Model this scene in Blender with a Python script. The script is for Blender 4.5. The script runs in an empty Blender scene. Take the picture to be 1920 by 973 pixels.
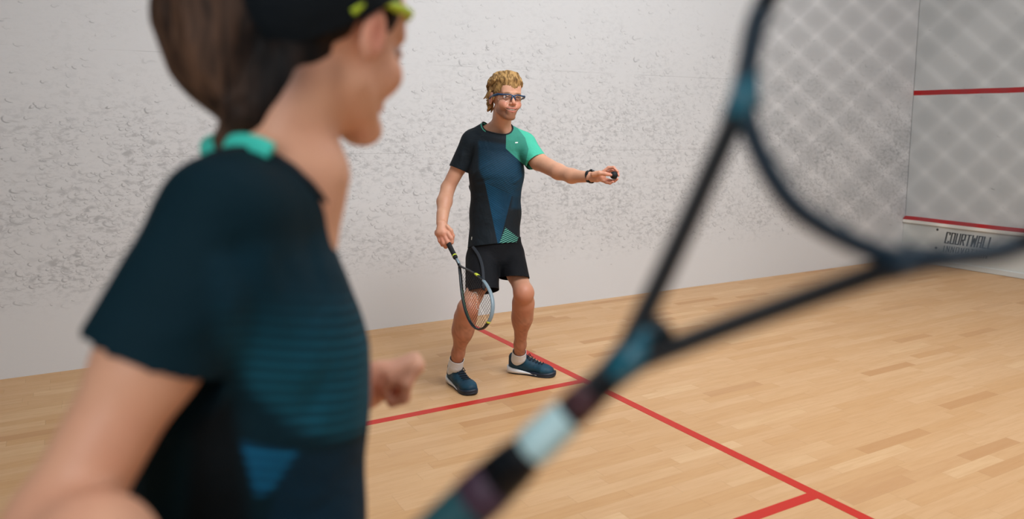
import bpy, bmesh, math, random
import numpy as np
from mathutils import Vector, Matrix

# ------------------------------------------------------------------ camera, world, lights, exposure
FPX = 1460.67                                   # focal length in pixels of the 1920 px wide frame
CAM = np.array([5.119, -8.0074, 1.4584])
EUL = (1.451052, -0.0071915, 1.0397730)
sc = bpy.context.scene
cd = bpy.data.cameras.new('camera'); cam = bpy.data.objects.new('camera', cd)
sc.collection.objects.link(cam); sc.camera = cam
cam.location = CAM; cam.rotation_euler = EUL
cd.sensor_width = 36; cd.lens = FPX / 1920 * 36
cd.shift_y = -0.0421024
cd.clip_start = 0.02; cd.clip_end = 60
cd.dof.use_dof = True; cd.dof.focus_distance = 4.30; cd.dof.aperture_fstop = 2.0
sc.view_settings.view_transform = 'Standard'; sc.view_settings.look = 'None'
sc.view_settings.gamma = 1; sc.view_settings.use_curve_mapping = False
sc.view_settings.exposure = 0.10
try: sc.cycles.use_denoising = True; sc.cycles.max_bounces = 6; sc.cycles.sample_clamp_indirect = 6
except Exception: pass
world = bpy.data.worlds.new('world'); sc.world = world; world.use_nodes = True
world.node_tree.nodes['Background'].inputs[0].default_value = (0.78, 0.87, 1.0, 1)
world.node_tree.nodes['Background'].inputs[1].default_value = 0.35

LAMPS = [  # x, y, power, colour : luminous panels under the court ceiling
    (3.5, -4.4, 78, (.88, .95, 1.0)), (5.2, -4.4, 4, (.88, .95, 1.0)),
    (3.3, -6.9, 18, (.86, .94, 1.0)), (5.2, -6.9, 3, (.86, .94, 1.0)),
    (3.2, -8.7, 3, (.84, .94, 1.0)), (3.5, -2.2, 30, (.88, .95, 1.0)),
]
CEIL = 5.64
for (x, y, pw, c) in LAMPS:
    ld = bpy.data.lights.new('panel_light', 'AREA'); ld.shape = 'RECTANGLE'; ld.size = 1.9; ld.size_y = .9
    ld.energy = pw; ld.color = c
    lo = bpy.data.objects.new('panel_light', ld); sc.collection.objects.link(lo)
    lo.location = (x, y, CEIL - .16)

# unseen fill light, added just inside the back wall to brighten the court
ld = bpy.data.lights.new('back_fill_light', 'AREA'); ld.shape = 'RECTANGLE'; ld.size = 2.6; ld.size_y = 1.8; ld.energy = 64; ld.color = (.96, .98, 1.0)
lo = bpy.data.objects.new('back_fill_light', ld); sc.collection.objects.link(lo); lo.location = (5.4, -9.70, 2.3)
lo.rotation_euler = Vector((-.62, 1, -.16)).to_track_quat('-Z', 'Y').to_euler()

# added fill light, unseen, aimed to make a pool of light mid court
ld = bpy.data.lights.new('side_fill_light', 'AREA'); ld.shape = 'RECTANGLE'; ld.size = 2.8; ld.size_y = 1.5; ld.energy = 82; ld.color = (.93, .97, 1.0); ld.spread = math.radians(110)
lo = bpy.data.objects.new('side_fill_light', ld); sc.collection.objects.link(lo); FILL_POS = Vector((5.2, -5.6, 4.7)); lo.location = FILL_POS
FILL_AIM = (Vector((.9, -4.5, .55)) - FILL_POS).normalized(); lo.rotation_euler = FILL_AIM.to_track_quat('-Z', 'Y').to_euler()

RM = np.array([[0.50640294, -0.10662303, 0.85567961], [0.86226698, 0.05433872, -0.5035305], [0.00719141, 0.99281359, 0.1194548]])
PV = 486.5 - 80.8366
RGT, UPV, BCK = RM[:, 0], RM[:, 1], RM[:, 2]        # camera right, up, backwards (towards the viewer)
def P(u, v, D):
    """world point seen at photo pixel (u, v) at depth D metres"""
    return CAM + D * (RM @ np.array([(u - 960) / FPX, -(v - PV) / FPX, -1.0]))
def floor_pt(u, v, z=0.0):
    d = RM @ np.array([(u - 960) / FPX, -(v - PV) / FPX, -1.0]); return CAM + (z - CAM[2]) / d[2] * d
def cdir(x, y, z):
    """direction from camera-aligned components: right, up, towards viewer"""
    v = RM @ np.array([x, y, z], float); return v / np.linalg.norm(v)
def unit(v): v = np.array(v, float); return v / np.linalg.norm(v)

# ------------------------------------------------------------------ object helpers
def link(o, parent=None):
    sc.collection.objects.link(o)
    if parent is not None: o.parent = parent
    return o
def tag(o, label=None, cat=None, group=None, kind=None):
    if label: o['label'] = label
    if cat: o['category'] = cat
    if group: o['group'] = group
    if kind: o['kind'] = kind
    return o
def np_mesh(name, V, Fq, mat=None, smooth=True, cols=None, uvs=None, cname='Col'):
    """V (n,3), Fq list/array of quads or list of polygons; verts in world space"""
    me = bpy.data.meshes.new(name)
    V = np.asarray(V, np.float32)
    if isinstance(Fq, np.ndarray):
        n, k = Fq.shape
        me.vertices.add(len(V)); me.vertices.foreach_set('co', V.ravel())
        me.loops.add(n * k); me.loops.foreach_set('vertex_index', Fq.astype(np.int32).ravel())
        me.polygons.add(n); me.polygons.foreach_set('loop_start', np.arange(0, n * k, k, dtype=np.int32))
        me.polygons.foreach_set('loop_total', np.full(n, k, dtype=np.int32))
        me.update(calc_edges=True)
    else:
        me.from_pydata([tuple(map(float, v)) for v in V], [], [tuple(map(int, f)) for f in Fq]); me.update()
    if smooth and len(me.polygons):
        me.polygons.foreach_set('use_smooth', np.ones(len(me.polygons), dtype=bool))
    if cols is not None:
        a = me.color_attributes.new(cname, 'FLOAT_COLOR', 'POINT')
        c = np.ones((len(V), 4), np.float32); c[:, :cols.shape[1]] = cols; a.data.foreach_set('color', c.ravel())
    if uvs is not None:
        a = me.attributes.new('pat', 'FLOAT_VECTOR', 'POINT')
        c = np.zeros((len(V), 3), np.float32); c[:, :uvs.shape[1]] = uvs; a.data.foreach_set('vector', c.ravel())
    if mat: me.materials.append(mat)
    return me
def mobj(name, V, F, mat, parent=None, origin=None, **kw):
    V = np.asarray(V, float)
    if parent is None and origin is None: origin = np.array([V[:, 0].mean(), V[:, 1].mean(), V[:, 2].min()])
    base = np.array(parent.get('_o', (0, 0, 0))) if parent is not None else np.array(origin)
    me = np_mesh(name, V - base, F, mat, **kw)
    o = bpy.data.objects.new(name, me); link(o, parent)
    if parent is None: o.location = base
    o['_o'] = [float(b) for b in base]
    return o
def empty(name, loc):
    o = bpy.data.objects.new(name, None); o.location = loc; o['_o'] = [float(b) for b in loc]; o.empty_display_size = .1
    return link(o)
class MB:
    def __init__(s): s.V = []; s.F = []
    def add(s, V, F):
        n = len(s.V); s.V += [tuple(map(float, v)) for v in V]; s.F += [tuple(int(i) + n for i in f) for f in F]
    def box(s, c, h, M=None):
        M = np.eye(3) if M is None else M
        c = np.array(c, float); V = []
        for sx in (-1, 1):
            for sy in (-1, 1):
                for sz in (-1, 1): V.append(c + M @ (np.array([sx, sy, sz]) * np.array(h)))
        s.add(V, [(0, 1, 3, 2), (4, 6, 7, 5), (0, 4, 5, 1), (2, 3, 7, 6), (0, 2, 6, 4), (1, 5, 7, 3)])
    def tube(s, pts, r, n=10, closed=False, up=None, flat=1.0, caps=True):
        """sweep an ellipse along pts; r float or list; up = axis for the second radius (r*flat)"""
        pts = [np.array(p, float) for p in pts]; m = len(pts)
        r = [r] * m if np.isscalar(r) else list(r)
        flat = [flat] * m if np.isscalar(flat) else list(flat)
        V = []; prev = None
        for i in range(m):
            a = pts[(i - 1) % m] if (closed or i > 0) else pts[i]
            b = pts[(i + 1) % m] if (closed or i < m - 1) else pts[i]
            t = unit(b - a)
            if up is not None: u = np.array(up, float)
            elif prev is None: u = np.array([0, 0, 1.0]) if abs(t[2]) < .9 else np.array([1.0, 0, 0])
            else: u = prev
            u = unit(u - t * (u @ t)); w = np.cross(t, u); prev = u
            for k in range(n):
                an = 2 * math.pi * k / n
                V.append(pts[i] + w * (r[i] * math.cos(an)) + u * (r[i] * flat[i] * math.sin(an)))
        F = []
        for i in range(m if closed else m - 1):
            for k in range(n):
                a = i * n + k; b = i * n + (k + 1) % n; i2 = (i + 1) % m
                F.append((a, b, i2 * n + (k + 1) % n, i2 * n + k))
        if not closed and caps:
            F.append(tuple(range(n))[::-1]); F.append(tuple((m - 1) * n + k for k in range(n)))
        s.add(V, F)
    def prism(s, poly, nrm, depth):
        """poly: 3D points, extruded along nrm by depth"""
        n = len(poly); nv = np.array(nrm, float) * depth
        V = [np.array(p, float) for p in poly] + [np.array(p, float) + nv for p in poly]
        s.add(V, [tuple(range(n))[::-1], tuple(range(n, 2 * n))] + [(i, (i + 1) % n, n + (i + 1) % n, n + i) for i in range(n)])
    def obj(s, name, mat, parent=None, smooth=False, bevel=0, **kw):
        o = mobj(name, s.V, s.F, mat, parent, smooth=smooth, **kw)
        bm = bmesh.new(); bm.from_mesh(o.data); bmesh.ops.recalc_face_normals(bm, faces=bm.faces); bm.to_mesh(o.data); bm.free()
        if bevel:
            b = o.modifiers.new('bevel', 'BEVEL'); b.width = bevel; b.segments = 2; b.limit_method = 'ANGLE'
        return o
def spline(pts, n=8, closed=False):
    """Catmull-Rom"""
    p = [np.array(q, float) for q in pts]; m = len(p); out = []
    rng = range(m) if closed else range(m - 1)
    for i in rng:
        g = lambda j: p[j % m] if closed else p[min(max(j, 0), m - 1)]
        a, b, c, d = g(i - 1), g(i), g(i + 1), g(i + 2)
        for k in range(n):
            t = k / n
            out.append(.5 * ((2 * b) + (c - a) * t + (2 * a - 5 * b + 4 * c - d) * t * t + (3 * b - 3 * c + d - a) * t ** 3))
    if not closed: out.append(p[-1])
    return out

# ------------------------------------------------------------------ shader expression helper
class S:
    def __init__(s, nt, sock): s.nt = nt; s.k = sock
    def _m(s, op, b=None, c=None):
        n = s.nt.nodes.new('ShaderNodeMath'); n.operation = op
        for i, x in enumerate((s, b, c)):
            if x is None: continue
            if isinstance(x, S): s.nt.links.new(x.k, n.inputs[i])
            else: n.inputs[i].default_value = float(x)
        return S(s.nt, n.outputs[0])
    def __add__(s, o): return s._m('ADD', o)
    __radd__ = __add__
    def __sub__(s, o): return s._m('SUBTRACT', o)
    def __rsub__(s, o): return (s * -1) + o
    def __mul__(s, o): return s._m('MULTIPLY', o)
    __rmul__ = __mul__
    def __truediv__(s, o): return s._m('DIVIDE', o)
    def gt(s, o): return s._m('GREATER_THAN', o)
    def lt(s, o): return s._m('LESS_THAN', o)
    def floor(s): return s._m('FLOOR')
    def fract(s): return s._m('FRACT')
    def abs(s): return s._m('ABSOLUTE')
    def max(s, o): return s._m('MAXIMUM', o)
    def min(s, o): return s._m('MINIMUM', o)
    def pow(s, o): return s._m('POWER', o)
    def sin(s): return s._m('SINE')
    def step(s, a, b):
        n = s.nt.nodes.new('ShaderNodeMapRange'); n.interpolation_type = 'SMOOTHSTEP'
        s.nt.links.new(s.k, n.inputs[0]); n.inputs[1].default_value = a; n.inputs[2].default_value = b
        if a > b:
            n.inputs[1].default_value = b; n.inputs[2].default_value = a; n.inputs[3].default_value = 1; n.inputs[4].default_value = 0
        return S(s.nt, n.outputs[0])
class Mat:
    def __init__(s, name, col=(.5, .5, .5), rough=.5, spec=.5, metal=0):
        s.m = bpy.data.materials.new(name); s.m.use_nodes = True; s.nt = s.m.node_tree
        s.b = s.nt.nodes['Principled BSDF']
        s.b.inputs['Base Color'].default_value = (*lin(col), 1); s.b.inputs['Roughness'].default_value = rough
        s.b.inputs['Specular IOR Level'].default_value = spec; s.b.inputs['Metallic'].default_value = metal
    def node(s, t, **kw):
        n = s.nt.nodes.new(t)
        for k, v in kw.items():
            if hasattr(n, k): setattr(n, k, v)
        return n
    def coord(s, kind='Object'):
        n = s.node('ShaderNodeTexCoord'); return n.outputs[kind]
    def attr(s, name):
        n = s.node('ShaderNodeAttribute'); n.attribute_name = name; return n
    def xyz(s, sock):
        n = s.node('ShaderNodeSeparateXYZ'); s.nt.links.new(sock, n.inputs[0]); return [S(s.nt, n.outputs[i]) for i in range(3)]
    def vec(s, x, y, z=0):
        n = s.node('ShaderNodeCombineXYZ')
        for i, q in enumerate((x, y, z)):
            if isinstance(q, S): s.nt.links.new(q.k, n.inputs[i])
            else: n.inputs[i].default_value = q
        return n.outputs[0]
    def noise(s, v, scale=5, detail=3, rough=.5, dist=0):
        n = s.node('ShaderNodeTexNoise'); s.nt.links.new(v, n.inputs['Vector']); n.inputs['Scale'].default_value = scale
        n.inputs['Detail'].default_value = detail; n.inputs['Roughness'].default_value = rough; n.inputs['Distortion'].default_value = dist
        return S(s.nt, n.outputs['Fac'])
    def white(s, v):
        n = s.node('ShaderNodeTexWhiteNoise'); n.noise_dimensions = '3D'; s.nt.links.new(v, n.inputs['Vector']); return S(s.nt, n.outputs['Value']), n.outputs['Color']
    def const(s, v):
        n = s.node('ShaderNodeValue'); n.outputs[0].default_value = v; return S(s.nt, n.outputs[0])
    def mix(s, f, a, b, mode='MIX'):
        n = s.node('ShaderNodeMix'); n.data_type = 'RGBA'; n.blend_type = mode
        if isinstance(f, S): s.nt.links.new(f.k, n.inputs[0])
        else: n.inputs[0].default_value = f
        for i, q in ((6, a), (7, b)):
            if isinstance(q, tuple): n.inputs[i].default_value = (*lin(q), 1)
            else: s.nt.links.new(q, n.inputs[i])
        return n.outputs[2]
    def color(s, c): s.nt.links.new(c, s.b.inputs['Base Color'])
    def bump(s, h, strength=.3, dist=.01):
        n = s.node('ShaderNodeBump'); n.inputs['Strength'].default_value = strength; n.inputs['Distance'].default_value = dist
        s.nt.links.new(h.k, n.inputs['Height']); s.nt.links.new(n.outputs[0], s.b.inputs['Normal'])
def lin(c):
    """sRGB (0..1 or 0..255) to linear"""
    c = [x / 255 if max(c) > 1 else x for x in c[:3]]
    return tuple(x / 12.92 if x <= .04045 else ((x + .055) / 1.055) ** 2.4 for x in c)
_mc = {}
def plain(name, col, rough=.5, spec=.5, metal=0):
    if name not in _mc: _mc[name] = Mat(name, col, rough, spec, metal).m
    return _mc[name]

# ------------------------------------------------------------------ materials of the court
def wall_mat(name, ax, base, density):
    m = Mat(name, base, .55, .35)
    x, y, z = m.xyz(m.coord('Object'))
    h = y if ax == 'y' else x
    v2 = m.vec(h, z, 0)
    big = m.noise(m.vec(h * 1.0, z * 1.0, 3.1), .9, 3)
    fine = m.noise(m.vec(h, z * 2.2, 7), 26, 5, .65)
    col = m.mix(big.step(.3, .7) * .35, base, tuple(b * .95 for b in base))
    tot = None; H = None
    # how many ball marks: thick where most balls strike, few close to the floor and high up
    for i, (sc_, r0, wd, pr) in enumerate(((12, .24, .09, .50), (19, .26, .10, .62), (30, .26, .14, .8))):
        wob = m.noise(m.vec(h, z, i * 9.0), 9, 2)
        n = m.node('ShaderNodeTexVoronoi'); n.voronoi_dimensions = '2D'; n.inputs['Scale'].default_value = sc_
        n.inputs['Randomness'].default_value = 1
        hs = h * .72 + i * 3.7; zs = z + i * 1.3
        nw = m.noise(m.vec(h, z, 50 + i), 5, 2); hs = hs + (nw - .5) * .10; zs = zs + (m.noise(m.vec(h, z, 70 + i), 5, 2) - .5) * .08
        vv = m.vec(hs, zs, 0); m.nt.links.new(vv, n.inputs['Vector'])
        px, py, pz = m.xyz(n.outputs['Position'])
        dx = (hs - px) * sc_; dz = (zs - py) * sc_
        r = (dx * dx + dz * dz).pow(.5)
        rr = r + (wob - .5) * .34
        ring = ((rr - r0).abs()).step(wd, 0.0)
        side = ((dx * -.75 + dz * -.55) / (r + .02)).step(-.15, .75)
        cr, cg, cb = m.xyz(n.outputs['Color']); pr = pr * .95
        if density == 'side':
            lo = z.step(.30, .62) * z.step(2.6, 1.5); hi = z.step(.12, .5) * .08
            y2 = y.step(-6.2, -4.6)                       # towards the front wall the marks reach higher but are fainter
            dens = lo * (1 - y2 * .45) * (z.step(1.75, 1.15) * .75 + y2 * .65 + .10) + hi
        else:
            dens = m.const(.10) * x.step(-.2, 1.2) + .012
        dens = dens * (m.noise(m.vec(h, z, 20 + i), 1.6, 3).step(.25, .65) * .6 + .5)
        on = (dens * pr - cr).step(-.02, .10)
        tail = ((dz + .12).abs()).step(.12, .0) * dx.step(-.15, .15) * dx.step(.75, .2) * cg.gt(.45)
        mk = on * (ring * side * (.38 + cb * .75)).max(tail * .45)
        dent = on * rr.step(r0 + wd, r0 - wd)
        tot = mk if tot is None else tot.max(mk)
        H = dent if H is None else H + dent
    smear = (m.noise(m.vec(h * 1.0, z * 1.7, 4), 17, 5, .62, .4).step(.47, .66) * .95).max(m.noise(m.vec(h * .8, z * 1.6, 14), 42, 3, .6).step(.52, .68) * .75) * dens.min(1) * m.noise(m.vec(h, z, 44), 3.0, 3).step(.25, .60)
    spk = m.noise(m.vec(h * 1.5, z * 5 + h * .8, 11), 7, 2, .5).step(.745, .765) * (m.noise(v2, 1.2, 1).step(.5, .6) if density == 'side' else m.const(.8)) * (z.step(.15, .3) * (z.step(.95, .5) if density == 'side' else m.const(1.0)))
    tot = tot.max(smear)
    dots = m.noise(m.vec(h * 1.4, z * 2.0 + h * .5, 31), 34, 2, .55).step(.66, .74) * m.noise(m.vec(h, z, 40), 2.5, 2).step(.35, .6) * dens.min(1)
    tot = (tot * .85).max(dots * .6)
    col = m.mix(tot * .62, col, (110, 111, 114))
    col = m.mix(spk * .75, col, (58, 58, 60))
    if density == 'side':
        # thin horizontal joints between the wall boards
        for zz in (1.24, 1.86):
            j = ((z - zz).abs()).step(.0022, .0008) * m.noise(m.vec(h, z * .2, 1), 2.2, 2).step(.42, .6)
            col = m.mix(j * .35, col, (90, 92, 92))
    m.color(col)
    m.bump((H * -.18 + fine * .6 + tot * -.4), .16, .004)
    return m.m
M_side = wall_mat('side_wall_plaster', 'y', (216, 216, 217), 'side')
M_front = wall_mat('front_wall_plaster', 'x', (204, 207, 208), 'front')
def wood_mat():
    m = Mat('maple_floor', (220, 180, 135), .42, .35)
    x, y, z = m.xyz(m.coord('Object'))
    W_ = .068
    xi = (x / W_).floor()
    r1, _ = m.white(m.vec(xi, 3.3, 1))
    L = .36 + r1 * .22
    yy = y / L + r1 * 17.3
    yi = yy.floor()
    r2, _ = m.white(m.vec(xi, yi, 5)); r3, _ = m.white(m.vec(xi, yi, 9))
    g = m.noise(m.vec(x * 9, y * .9, r2 * 10), 5, 5, .6)
    g2 = m.noise(m.vec(x * 40, y * 1.6, r3 * 10), 5, 3, .6)
    c = m.mix(r2, (213, 171, 127), (204, 158, 110))
    c = m.mix(r3.step(.88, .99) * .6, c, (184, 132, 84))
    c = m.mix((r3.step(.10, .0)) * .6, c, (222, 184, 140))
    c = m.mix(g.step(.35, .75) * .33, c, (190, 140, 92))
    c = m.mix(g2.step(.5, .8) * .18, c, (176, 126, 80))
    fx = (x / W_).fract(); fy = yy.fract()
    gap = ((fx - .5).abs()).step(.488, .499).max(((fy - .5).abs() * L).step(L * .5 - .0012, L * .5 - .0002) if False else ((fy - .5).abs()).step(.496, .4995))
    c = m.mix(gap * .30, c, (150, 105, 66))
    m.color(c)
    rough = g * .12 + .40
    m.nt.links.new(rough.k, m.b.inputs['Roughness'])
    m.bump(gap * -1 + g2 * .15, .08, .002)
    return m.m
M_wood = wood_mat()
M_red = plain('red_line_paint', (196, 40, 26), .45, .4)
M_redwall = plain('red_wall_paint', (172, 18, 22), .5, .4)
M_white = plain('white_board', (205, 208, 205), .45)
M_lip = plain('white_lip', (236, 234, 226), .4)
M_black = plain('black_print', (14, 16, 20), .5)
M_dark = plain('dark_gap', (60, 62, 64), .8)
M_screw = plain('screw_metal', (70, 72, 74), .4, .5, .8)

# ------------------------------------------------------------------ the court: 6.4 m x 9.75 m, left wall at x = 0, front wall at y = 0
CW, CL = 6.4, 9.75
def slab(name, lo, hi, mat):
    b = MB(); lo = np.array(lo, float); hi = np.array(hi, float); b.box((lo + hi) / 2, (hi - lo) / 2)
    o = b.obj(name, mat, origin=(0, 0, 0)); o['kind'] = 'structure'; return o
floor = slab('floor', (-.12, -CL - .12, -.1), (CW + .12, .12, 0), M_wood)
slab('wall_left', (-.12, -CL - .12, 0), (0, .12, CEIL), M_side)
slab('wall_front', (0, 0, 0), (CW, .12, CEIL), M_front)
slab('wall_right', (CW, -CL - .12, 0), (CW + .12, .12, CEIL), M_side)
slab('wall_back', (0, -CL - .12, 0), (CW, -CL, CEIL), plain('tinted_glass', (62, 76, 82), .12))
slab('ceiling', (-.12, -CL - .12, CEIL), (CW + .12, .12, CEIL + .1), plain('ceiling_paint', (232, 232, 230), .8))
# dark joint in the corner between side and front wall
slab('trim_1', (-.0005, -.0025, .49), (.0028, -.0005, CEIL), plain('corner_joint', (104, 106, 106), .8))
def floor_line(x0, x1, y0, y1, label):
    b = MB(); b.box(((x0 + x1) / 2, (y0 + y1) / 2, .0006), ((x1 - x0) / 2, (y1 - y0) / 2, .0006))
    o = b.obj('floor_line', M_red); tag(o, label, 'court line'); o['kind'] = 'structure'; return o
floor_line(.0, CW, -5.49, -5.44, 'long red short line painted across the court floor behind the player')
floor_line(1.60, 1.65, -7.14, -5.49, 'red service box line on the floor in front of the left player')
floor_line(0, 1.60, -7.14, -7.09, 'red back line of the service box on the floor near the side wall')
floor_line(3.175, 3.225, -CL, -5.49, 'red half court line on the floor at the bottom edge')
b = MB(); b.box((CW / 2, -.0008, 1.805), (CW / 2, .0012, .025))
o = b.obj('wall_line', M_redwall); tag(o, 'red service line across the front wall', 'court line'); o['kind'] = 'structure'
# the tin: board along the foot of the front wall with a red strip, a white lip, a kick strip and print
tin = empty('tin_board', (CW / 2, -.02, 0))
tag(tin, 'white tin board with black lettering along the foot of the front wall', 'tin board')
b = MB(); b.box((CW / 2, -.012, .235), (CW / 2 - .002, .012, .195)); b.obj('panel', M_white, tin)
b = MB()
b.prism([(.002, 0, .480), (.002, -.045, .447), (.002, -.045, .446), (.002, 0, .44)], (1, 0, 0), CW - .004); tag(b.obj('top_strip', M_redwall, tin), 'red top strip')
b = MB(); b.box((CW / 2, -.024, .428), (CW / 2 - .002, .022, .0175)); tag(b.obj('lip', M_lip, tin, bevel=.004), 'bright white lip')
b = MB(); b.box((CW / 2, -.020, .029), (CW / 2 - .002, .020, .028)); b.obj('kick_strip', M_white, tin, bevel=.006)
def screw(x, z):
    b = MB(); b.tube([(x, -.0245, z), (x, -.030, z)], [.013, .009], 12); return b.obj('screw', M_screw, tin, smooth=True)
tin.location.y -= .0015
for sx_ in (.385, 2.6):
    for sz_ in (.372, .175): screw(sx_, sz_)

# block letters made of strokes, slanted like the print on the board
GL = {
 'C': [((1, .82), (1, 1), (0, 1), (0, 0), (1, 0), (1, .18))], 'O': [((0, 0), (0, 1), (1, 1), (1, 0), (0, 0))],
 'U': [((0, 1), (0, 0), (1, 0), (1, 1))], 'R': [((0, 0), (0, 1), (1, 1), (1, .48), (0, .48)), ((.45, .48), (1, 0))],
 'T': [((-.1, 1), (1.1, 1)), ((.5, 1), (.5, 0))], 'W': [((0, 1), (.12, 0), (.5, .75), (.88, 0), (1, 1))],
 'A': [((0, 0), (0, 1), (1, 1), (1, 0)), ((0, .42), (1, .42))], 'L': [((0, 1), (0, 0), (.85, 0))],
 'I': [((.5, 0), (.5, 1))], 'N': [((0, 0), (0, 1), (1, 0), (1, 1))], 'V': [((0, 1), (.5, 0), (1, 1))],
}
def letters(text, x0, z0, w, h, gap, st, shear, name, mat):
    """text on the tin; x grows to the right, board faces -y"""
    b = MB(); x = x0
    for ch in text:
        ww = w * (1.25 if ch == 'W' else .35 if ch == 'I' else 1)
        for pl in GL[ch]:
            for (a, c) in zip(pl[:-1], pl[1:]):
                pa = np.array([x + a[0] * ww, z0 + a[1] * h]); pc = np.array([x + c[0] * ww, z0 + c[1] * h])
                d = pc - pa; L = np.linalg.norm(d); d /= L; n = np.array([-d[1], d[0]])
                s1 = st * (1.0 if abs(d[1]) > .5 else .62)
                pa = pa - d * st * .36; pc = pc + d * st * .36
                q = [pa + n * s1 / 2, pa - n * s1 / 2, pc - n * s1 / 2, pc + n * s1 / 2]
                q = [(p[0] + (p[1] - z0) * shear, -.0246, p[1]) for p in q]
                b.prism(q, (0, -1, 0), .0012)
        x += ww + gap
    o = b.obj(name, mat, tin); return o

# ------------------------------------------------------------------ implicit surfaces (for bodies, clothes, hair, shoes)
class Field:
    def __init__(s, lo, hi, h, fine=()):
        """grid spacing h, refined to hf inside each fine box (lo, hi, hf)"""
        s.h = h; s.ax = []
        for i in range(3):
            x = lo[i]; out = [x]
            while x < hi[i]:
                st = h
                for (fl, fh, hf) in fine:
                    if fl[i] - hf <= x <= fh[i]: st = min(st, hf)
                x += st; out.append(x)
            s.ax.append(np.array(out))
        s.n = np.array([len(q) for q in s.ax])
        s.F = np.full(tuple(s.n), .5, np.float32)
    def _apply(s, lo, hi, fn, k, mode):
        mg = k + 3 * s.h
        a = np.array([np.searchsorted(s.ax[i], lo[i] - mg) for i in range(3)]); b = np.array([np.searchsorted(s.ax[i], hi[i] + mg) for i in range(3)])
        if np.any(b <= a): return
        xs = [s.ax[i][a[i]:b[i]] for i in range(3)]
        X, Y, Z = np.meshgrid(*xs, indexing='ij', sparse=True)
        d = fn(X, Y, Z).astype(np.float32)
        sl = s.F[a[0]:b[0], a[1]:b[1], a[2]:b[2]]
        if mode == 'u':
            if k > 0:
                h = np.clip(.5 + .5 * (sl - d) / k, 0, 1); r = sl + (d - sl) * h - k * h * (1 - h)
            else: r = np.minimum(sl, d)
        else:
            if k > 0:
                h = np.clip(.5 - .5 * (sl + d) / k, 0, 1); r = sl + (-d - sl) * h + k * h * (1 - h)
            else: r = np.maximum(sl, -d)
        s.F[a[0]:b[0], a[1]:b[1], a[2]:b[2]] = r
    def cap(s, a, b, ra, rb, k=.02, mode='u'):
        a = np.array(a, float); b = np.array(b, float); ab = b - a; L2 = ab @ ab + 1e-12; R = max(ra, rb)
        def fn(X, Y, Z):
            x, y, z = X - a[0], Y - a[1], Z - a[2]
            t = np.clip((x * ab[0] + y * ab[1] + z * ab[2]) / L2, 0, 1)
            return np.sqrt((x - t * ab[0]) ** 2 + (y - t * ab[1]) ** 2 + (z - t * ab[2]) ** 2) - (ra + (rb - ra) * t)
        s._apply(np.minimum(a, b) - R, np.maximum(a, b) + R, fn, k, mode)
    def ecap(s, a, b, ra, rb, side, k=.02, mode='u'):
        """elliptic capsule, ra/rb = (radius along side, radius across)"""
        a = np.array(a, float); b = np.array(b, float); ab = b - a; L = np.linalg.norm(ab); t_ = ab / L
        sd = np.array(side, float); sd = unit(sd - t_ * (sd @ t_)); nn = np.cross(t_, sd); R = max(*ra, *rb)
        def fn(X, Y, Z):
            x, y, z = X - a[0], Y - a[1], Z - a[2]
            al = x * t_[0] + y * t_[1] + z * t_[2]; t = np.clip(al / L, 0, 1)
            ds = x * sd[0] + y * sd[1] + z * sd[2]; dn = x * nn[0] + y * nn[1] + z * nn[2]; da = al - t * L
            rs = ra[0] + (rb[0] - ra[0]) * t; rn = ra[1] + (rb[1] - ra[1]) * t; rm = np.minimum(rs, rn)
            k0 = np.sqrt((ds / rs) ** 2 + (dn / rn) ** 2 + (da / rm) ** 2) + 1e-9
            k1 = np.sqrt((ds / rs ** 2) ** 2 + (dn / rn ** 2) ** 2 + (da / rm ** 2) ** 2) + 1e-9
            return k0 * (k0 - 1) / k1
        s._apply(np.minimum(a, b) - R, np.maximum(a, b) + R, fn, k, mode)
    def ell(s, c, r, M=None, k=.02, mode='u'):
        c = np.array(c, float); M = np.eye(3) if M is None else np.array(M); R = max(r)
        def fn(X, Y, Z):
            x, y, z = X - c[0], Y - c[1], Z - c[2]
            q = [(x * M[0, i] + y * M[1, i] + z * M[2, i]) for i in range(3)]
            k0 = np.sqrt(sum((q[i] / r[i]) ** 2 for i in range(3))) + 1e-9
            k1 = np.sqrt(sum((q[i] / r[i] ** 2) ** 2 for i in range(3))) + 1e-9
            return k0 * (k0 - 1) / k1
        s._apply(c - R, c + R, fn, k, mode)
    def box(s, c, hf, M=None, r=.01, k=.02, mode='u'):
        c = np.array(c, float); M = np.eye(3) if M is None else np.array(M); R = np.linalg.norm(hf)
        def fn(X, Y, Z):
            x, y, z = X - c[0], Y - c[1], Z - c[2]
            q = [np.abs(x * M[0, i] + y * M[1, i] + z * M[2, i]) - (hf[i] - r) for i in range(3)]
            return np.sqrt(sum(np.maximum(w, 0) ** 2 for w in q)) + np.minimum(np.maximum(np.maximum(q[0], q[1]), q[2]), 0) - r
        s._apply(c - R, c + R, fn, k, mode)
    def chain(s, pts, rs, k=.01, mode='u'):
        for i in range(len(pts) - 1): s.cap(pts[i], pts[i + 1], rs[i], rs[i + 1], k, mode)
    def nets(s):
        F = s.F; s_ = F < 0
        c = np.zeros(tuple(s.n - 1), np.int8)
        for dx in (0, 1):
            for dy in (0, 1):
                for dz in (0, 1): c += s_[dx:s.n[0] - 1 + dx, dy:s.n[1] - 1 + dy, dz:s.n[2] - 1 + dz]
        act = (c > 0) & (c < 8); idx = np.argwhere(act)
        ids = np.full(act.shape, -1, np.int32); ids[act] = np.arange(len(idx))
        acc = np.zeros((len(idx), 3)); cnt = np.zeros(len(idx))
        I = idx.T
        cor = [(i, j, k) for i in (0, 1) for j in (0, 1) for k in (0, 1)]
        val = {q: F[I[0] + q[0], I[1] + q[1], I[2] + q[2]] for q in cor}
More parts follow.
